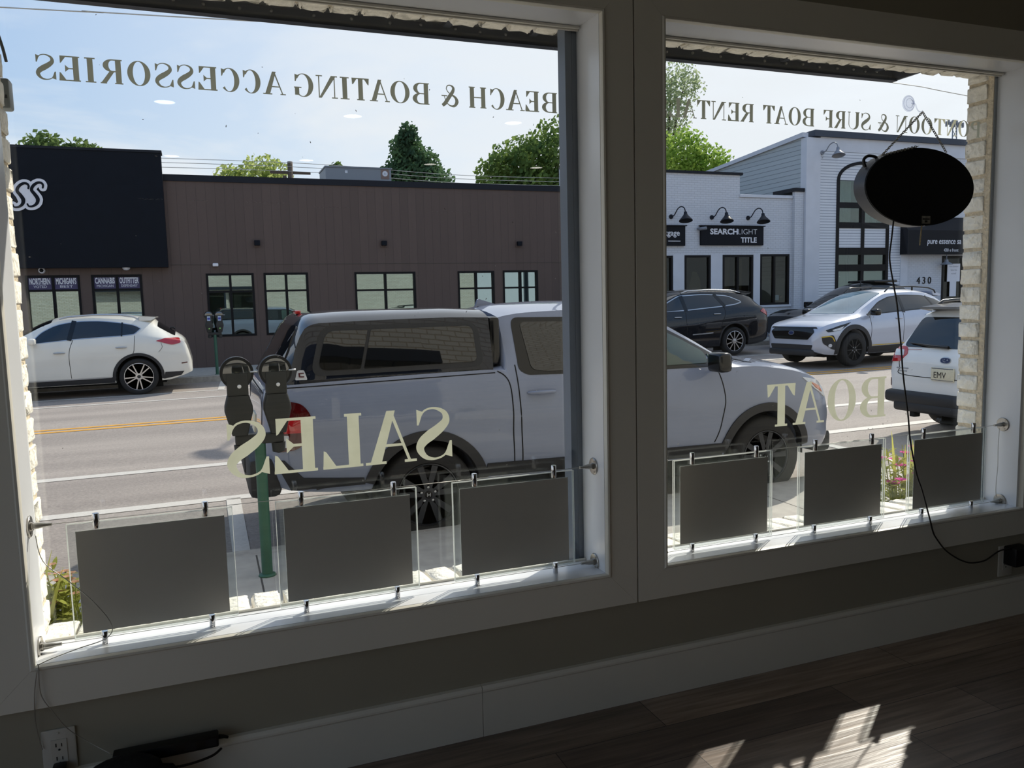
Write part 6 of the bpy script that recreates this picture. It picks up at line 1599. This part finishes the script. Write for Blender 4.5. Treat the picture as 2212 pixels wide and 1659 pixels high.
# shop door with a notice
do = house_window(gb, *aw_[1], GY2+.02, (), (), .09, 'dimglass'); do.matrix_parent_inverse = Matrix.Translation(-gb.location); do.name = 'shop_door'
no = MB().box(24.78, 25.42, GY2+.01, GY2+.02, 1.50, 2.16).box(24.92, 25.25, GY2+.012, GY2+.019, .95, 1.50).build('paper_notice', M['letterwhite'], do)
for k, tx in enumerate(('Pure Essence', 'Salon has', 'moved!')): text_mesh('notice_text', tx, .085, M['lampgrey'], no, (25.10, GY2+.0085, 2.03-.13*k), (PI/2, 0, 0), .0006, 'CENTER')
# awning sign
an = thing('shop_awning', 'black shop awning with white lettering on the tall white building', 'awning', (25, GY2, 2.5))
part(MB().prism([(GY2-.001, 3.85), (GY2-.35, 3.35), (GY2-.35, 2.50), (GY2-.001, 2.50)], 'X', 22.42, 29.5), 'canopy', M['navy'], an)
part(MB().prism([(GY2-.001, 3.86), (GY2-.355, 3.355), (GY2-.362, 3.34), (GY2-.362, 2.49), (GY2-.35, 2.49)], 'X', 22.40, 22.419), 'end_trim', M['capdark'], an)
sl = math.atan2(.9, .9)
o = text_mesh('awning_text', 'pure essence sa', .30, M['letterwhite'], an, (23.33, GY2-.353, 2.86), (PI/2, 0, 0), .002, 'LEFT', .003, 1, .12); o.matrix_parent_inverse = Matrix.Translation(-an.location)
xs_ = [v.co.x for v in o.data.vertices]; o.scale = (1.66/(max(xs_)-min(xs_)), 1, 1); 
o = text_mesh('awning_text', '430 e front', .17, M['letterwhite'], an, (24.15, GY2-.353, 2.58), (PI/2, 0, 0), .002, 'LEFT'); o.matrix_parent_inverse = Matrix.Translation(-an.location)
xs_ = [v.co.x for v in o.data.vertices]; o.scale = (.72/(max(xs_)-min(xs_)), 1, 1)
hn = thing('house_number', 'dark house number 430 on the white wall beside the shop door', 'number', (23.27, GY2+.02, 1.44))
for k, ch in enumerate('430'): text_mesh('numeral', ch, .36, M['frame'], hn, (.27*k, -.012, 0), (PI/2, 0, 0), .01)
gooseneck('grey gooseneck lamp high on the white frieze of the tall building', 18.80, 5.93, GY2-.03, 1, 'lampgrey')
gl = thing('door_lamp', 'small grey bell lamp beside the shop door under the black awning', 'lamp', (24.42, GY2-.25, 2.12))
MB().lathe([(0, .18), (.05, .18), (.07, .10), (.20, .02), (.22, 0), (.20, .01), (0, .08)], None, 22).build('shade', M['lampgrey'], gl, 40); MB().tube([(0, 0, .18), (0, .0, .40)], .018, 8).build('stem', M['lampgrey'], gl)
for x, z, lb in ((9.3, 0, ''),): pass

# ---------------------------------------------------------------- trees, poles and wires beyond
def tree(label, name, x, y, h0, lobes, cols, seed, n, leaf=.35, trans=.4):
    """crown of leaf clusters round several lobes (dx, dz, rx, rz), plus a forked trunk"""
    rr = random.Random(seed); t_ = thing(name, label, 'tree', (x, y, h0), 0, 'trees behind the buildings')
    mb = MB(); tot = sum(l[2]*l[3] for l in lobes)
    for dx, dz, rx, rz in lobes:
        k = int(n*rx*rz/tot)
        for i in range(k):
            while True:
                p = Vector((rr.gauss(0, 1), rr.gauss(0, 1), rr.gauss(0, 1)))
                if p.length > .1: break
            p.normalize(); p *= rr.uniform(.45, 1.04) if rr.random() < .8 else rr.uniform(.9, 1.15)
            c = Vector((dx+p.x*rx, p.y*rx*.8, dz+p.z*rz))
            s = leaf*rr.uniform(.5, 1.2); a = Vector((rr.uniform(-1, 1), rr.uniform(-1, 1), rr.uniform(-1, 1))).normalized(); b_ = a.orthogonal().normalized(); cc = a.cross(b_)
            mb.face([c-b_*s*.5, c+cc*s*.28, c+b_*s*.5, c-cc*s*.28])
    mb.build('crown', leaf_mat('leaf_'+str(seed), *cols, trans), t_, weld=False)
    tk_ = MB(); mz = min(l[1]-l[3] for l in lobes)
    tk_.tube([(0, 0, 0), (.05, 0, mz*.6), (0, 0, mz+1.2)], [.28, .22, .14], 8)
    for dx, dz, rx, rz in lobes: tk_.tube([(0, 0, mz*.8), (dx*.5, 0, (mz+dz)/2), (dx, 0, dz+rz*.3)], [.14, .09, .03], 6)
    tk_.build('trunk', pbr('bark_'+str(seed), '#4a4036', .9, noise=.2, nscale=8, bump=.4), t_)
    return t_
tree('two-topped green tree rising behind the black panel wall', 'broadleaf_tree', -7.1, 40, -.2, [(-.35, 8.35, 1.0, 1.0), (1.2, 8.3, .85, .85), (.2, 7.4, 1.7, 1.2)], ('#4f6740', '#86995a'), 11, 4200, .32)
tree('pale yellow-green sparse tree behind the roof of the brown building', 'broadleaf_tree', 1.6, 40, -.2, [(.4, 7.6, 1.25, 1.15), (-1.2, 7.6, .7, .65), (.9, 7.0, 1.0, 1.0)], ('#93a558', '#c9cf85'), 12, 2000, .30, .55)
tree('dark pointed tree standing behind the middle of the brown building', 'broadleaf_tree', 9.55, 40, -.2, [(-.15, 10.0, .5, .8), (-.25, 9.3, .85, .9), (.15, 8.6, 1.35, .9), (.3, 7.8, 1.75, .9), (-.6, 7.8, 1.2, .9)], ('#3a5242', '#6d8a5c'), 13, 7000, .30, .4)
tree('large dense green tree mass behind the right end of the brown building', 'broadleaf_tree', 17.0, 40, -.2, [(1.6, 9.4, 2.6, 2.0), (-1.0, 8.8, 2.0, 1.5), (-2.2, 8.4, 1.6, 1.0), (3.6, 9.0, 2.2, 2.2), (-2.6, 7.6, 1.3, .9), (0, 7.6, 2.4, 1.0)], ('#43603a', '#90a556'), 14, 9500, .36)
tree('little round tree top left of the rooftop unit', 'broadleaf_tree', 5.55, 40, -.2, [(0, 7.9, .55, .62)], ('#4f6a35', '#7d9350'), 15, 700, .26)
tree('tall airy tree with pale leaves behind the white brick shop', 'broadleaf_tree', 30.0, 48, -.2, [(.5, 15.9, 2.0, 1.9), (-.35, 14.2, 2.2, 1.8), (1.6, 16.2, 1.5, 1.05), (.0, 12.6, 1.8, 1.4), (-1.4, 15.1, 1.9, 2.3)], ('#8b9b74', '#b6c19b'), 16, 4200, .30, .5)
tree('bright green bushy tree behind the white brick shop, lower right', 'broadleaf_tree', 29.2, 42.6, -.2, [(.2, 9.6, 1.9, 1.4), (-1.3, 10.4, 1.7, 1.5), (1.1, 9.0, 1.1, 1.0)], ('#71963c', '#a9bf62'), 17, 4200, .32, .5)
up = thing('utility_pole', 'wooden utility pole with a crossarm behind the brown building', 'utility pole', (2.96, 36.6, -.2))
MB().tube([(0, 0, 0), (0, 0, 7.95)], .12, 8).build('pole', pbr('pole_wood', '#5d5146', .9, noise=.15), up); MB().box(-.9, .9, -.06, .06, 7.40, 7.51).box(-.35, -.20, -.2, 0, 6.8, 7.3).build('crossarm', bpy.data.materials['pole_wood'], up)
def wire(label, pts, r): tag(MB().tube(smooth_path(pts, 8), r, 5).build('overhead_wire', M['wire']), label, 'wire', 'overhead wires')
for dz, lb in ((7.68, 'topmost of the three thin wires above the brown roof'), (7.50, 'middle of the three thin wires above the brown roof'), (7.30, 'lowest of the three thin wires above the brown roof')):
    wire(lb, [(-27, 36.45, dz+.3), (-13, 36.45, dz-.05), (2.96, 36.45, dz), (12, 36.45, dz-.30), (27, 36.45, dz-.1)], .013)
wire('long dark wire over the street, seen just under the awning at both ends', [(-14, 8, 3.9), (-2.9, 8, 4.36), (-1.8, 8, 4.41), (4, 8, 4.60), (9.2, 8, 4.47), (10.85, 8, 4.375), (18, 8, 3.9)], .007)
tw = thing('lattice_tower', 'faint lattice mast standing behind the roof of the tall building', 'mast', (71.6, 60, 0))
mb = MB()
for s in (-.45, .45): mb.tube([(s, 0, 0), (s*.6-.9*0, 0, 18.4)], .06, 5)
for k in range(22): mb.tube([(-.45+.008*k, 0, .83*k), (.45-.008*k, 0, .83*(k+1))], .035, 4); mb.tube([(.45-.008*k, 0, .83*k), (-.45+.008*k, 0, .83*(k+1))], .035, 4)
mb.build('lattice', M['lampgrey'], tw); hb = MB()
for k in range(9): hb.box(-1.2+.28*k, -1.08+.28*k, -.1, .1, 17.7+.2*(k % 2), 18.2+.15*(k % 2))
hb.box(-1.25, 1.25, -.04, .04, 17.9, 17.98); hb.build('antennas', M['lampgrey'], tw)
# ---------------------------------------------------------------- sky, sun, camera
w = bpy.data.worlds.new('sky'); scene.world = w; w.use_nodes = True
t = NT(w.node_tree); t.n.clear()
out = t.add('ShaderNodeOutputWorld'); bg = t.add('ShaderNodeBackground', i_Strength=1.12)
tc = t.add('ShaderNodeTexCoord'); sp = t.add('ShaderNodeSeparateXYZ'); t.link(tc, 'Generated', sp, 0)
rz = t.ramp([(0, lin('#dfe9f3')), (.10, lin('#d3e3f2')), (.22, lin('#b3ceee')), (.36, lin('#97bbe8')), (.7, lin('#7fa8dd')), (1, lin('#6f9bd6'))])
t.link(sp, 'Z', rz, 0)
# brightening of the clear sky round the sun
SD = Vector((1.0, .72, 1.0)).normalized()
dt = t.add('ShaderNodeVectorMath', operation='DOT_PRODUCT'); dt.inputs[1].default_value = SD; t.link(tc, 'Generated', dt, 0)
mr = t.add('ShaderNodeMapRange'); mr.inputs[1].default_value = .45; mr.inputs[2].default_value = 1.0; mr.inputs[3].default_value = 0; mr.inputs[4].default_value = 1.0
t.l.new(dt.outputs['Value'], mr.inputs[0])
mh = t.add('ShaderNodeMix', data_type='RGBA'); t.link(mr, 0, mh, 0); t.l.new(rz.outputs[0], mh.inputs[6]); mh.inputs[7].default_value = (1.05, 1.06, 1.08, 1)
# thin clouds, stretched along the horizon
mp = t.add('ShaderNodeMapping'); mp.inputs['Scale'].default_value = (2.2, 2.2, 7.5); mp.inputs['Location'].default_value = (.35, .1, .2); t.link(tc, 'Generated', mp, 0)
nz = t.add('ShaderNodeTexNoise', i_Scale=1.25, i_Detail=7.0, i_Roughness=.55, i_Distortion=.35); t.link(mp, 0, nz, 'Vector')
cr = t.ramp([(.38, (0, 0, 0, 1)), (.58, (1, 1, 1, 1))]); t.link(nz, 0, cr, 0)
el = t.ramp([(0, (1, 1, 1, 1)), (.13, (.95, .95, .95, 1)), (.24, (.8, .8, .8, 1)), (.36, (.25, .25, .25, 1)), (1, (.1, .1, .1, 1))]); t.link(sp, 'Z', el, 0)
mu = t.add('ShaderNodeMath', operation='MULTIPLY'); t.link(cr, 0, mu, 0); t.link(el, 0, mu, 1)
mc = t.add('ShaderNodeMix', data_type='RGBA'); t.link(mu, 0, mc, 0); t.l.new(mh.outputs[2], mc.inputs[6]); mc.inputs[7].default_value = (.86, .89, .94, 1)
gr = t.add('ShaderNodeMath', operation='LESS_THAN'); gr.inputs[1].default_value = -.01; t.link(sp, 'Z', gr, 0)
mg = t.add('ShaderNodeMix', data_type='RGBA'); t.link(gr, 0, mg, 0); t.l.new(mc.outputs[2], mg.inputs[6]); mg.inputs[7].default_value = (.30, .28, .25, 1)
t.l.new(mg.outputs[2], bg.inputs[0]); t.link(bg, 0, out, 0)

sun = bpy.data.lights.new('sun', 'SUN'); sun.energy = 5.0; sun.color = (1, .93, .82); sun.angle = R(.55)
so = bpy.data.objects.new('sun', sun); COL.objects.link(so); so.rotation_euler = SD.to_track_quat('Z', 'Y').to_euler(); so.location = SD*30

cam = bpy.data.cameras.new('camera'); co = bpy.data.objects.new('camera', cam); COL.objects.link(co)
cam.sensor_fit = 'HORIZONTAL'; cam.sensor_width = 36; cam.lens = 1727.2/2212*36; cam.clip_start = .05; cam.clip_end = 500
yaw, pitch, roll = .3646718, -.1043643, -.0240603
f = Vector((math.sin(yaw)*math.cos(pitch), math.cos(yaw)*math.cos(pitch), math.sin(pitch)))
r0 = Vector((math.cos(yaw), -math.sin(yaw), 0)); u0 = r0.cross(f)
r1 = r0*math.cos(roll)+u0*math.sin(roll); u1 = -r0*math.sin(roll)+u0*math.cos(roll)
mat = Matrix((r1, u1, -f)).transposed().to_4x4(); mat.translation = (-1.142848, -1.996283, 1.198370)
co.matrix_world = mat
scene.camera = co
vs = scene.view_settings; vs.view_transform = 'Standard'; vs.look = 'None'; vs.exposure = 0; vs.gamma = 1; vs.use_curve_mapping = False
scene.cycles.transparent_max_bounces = 24
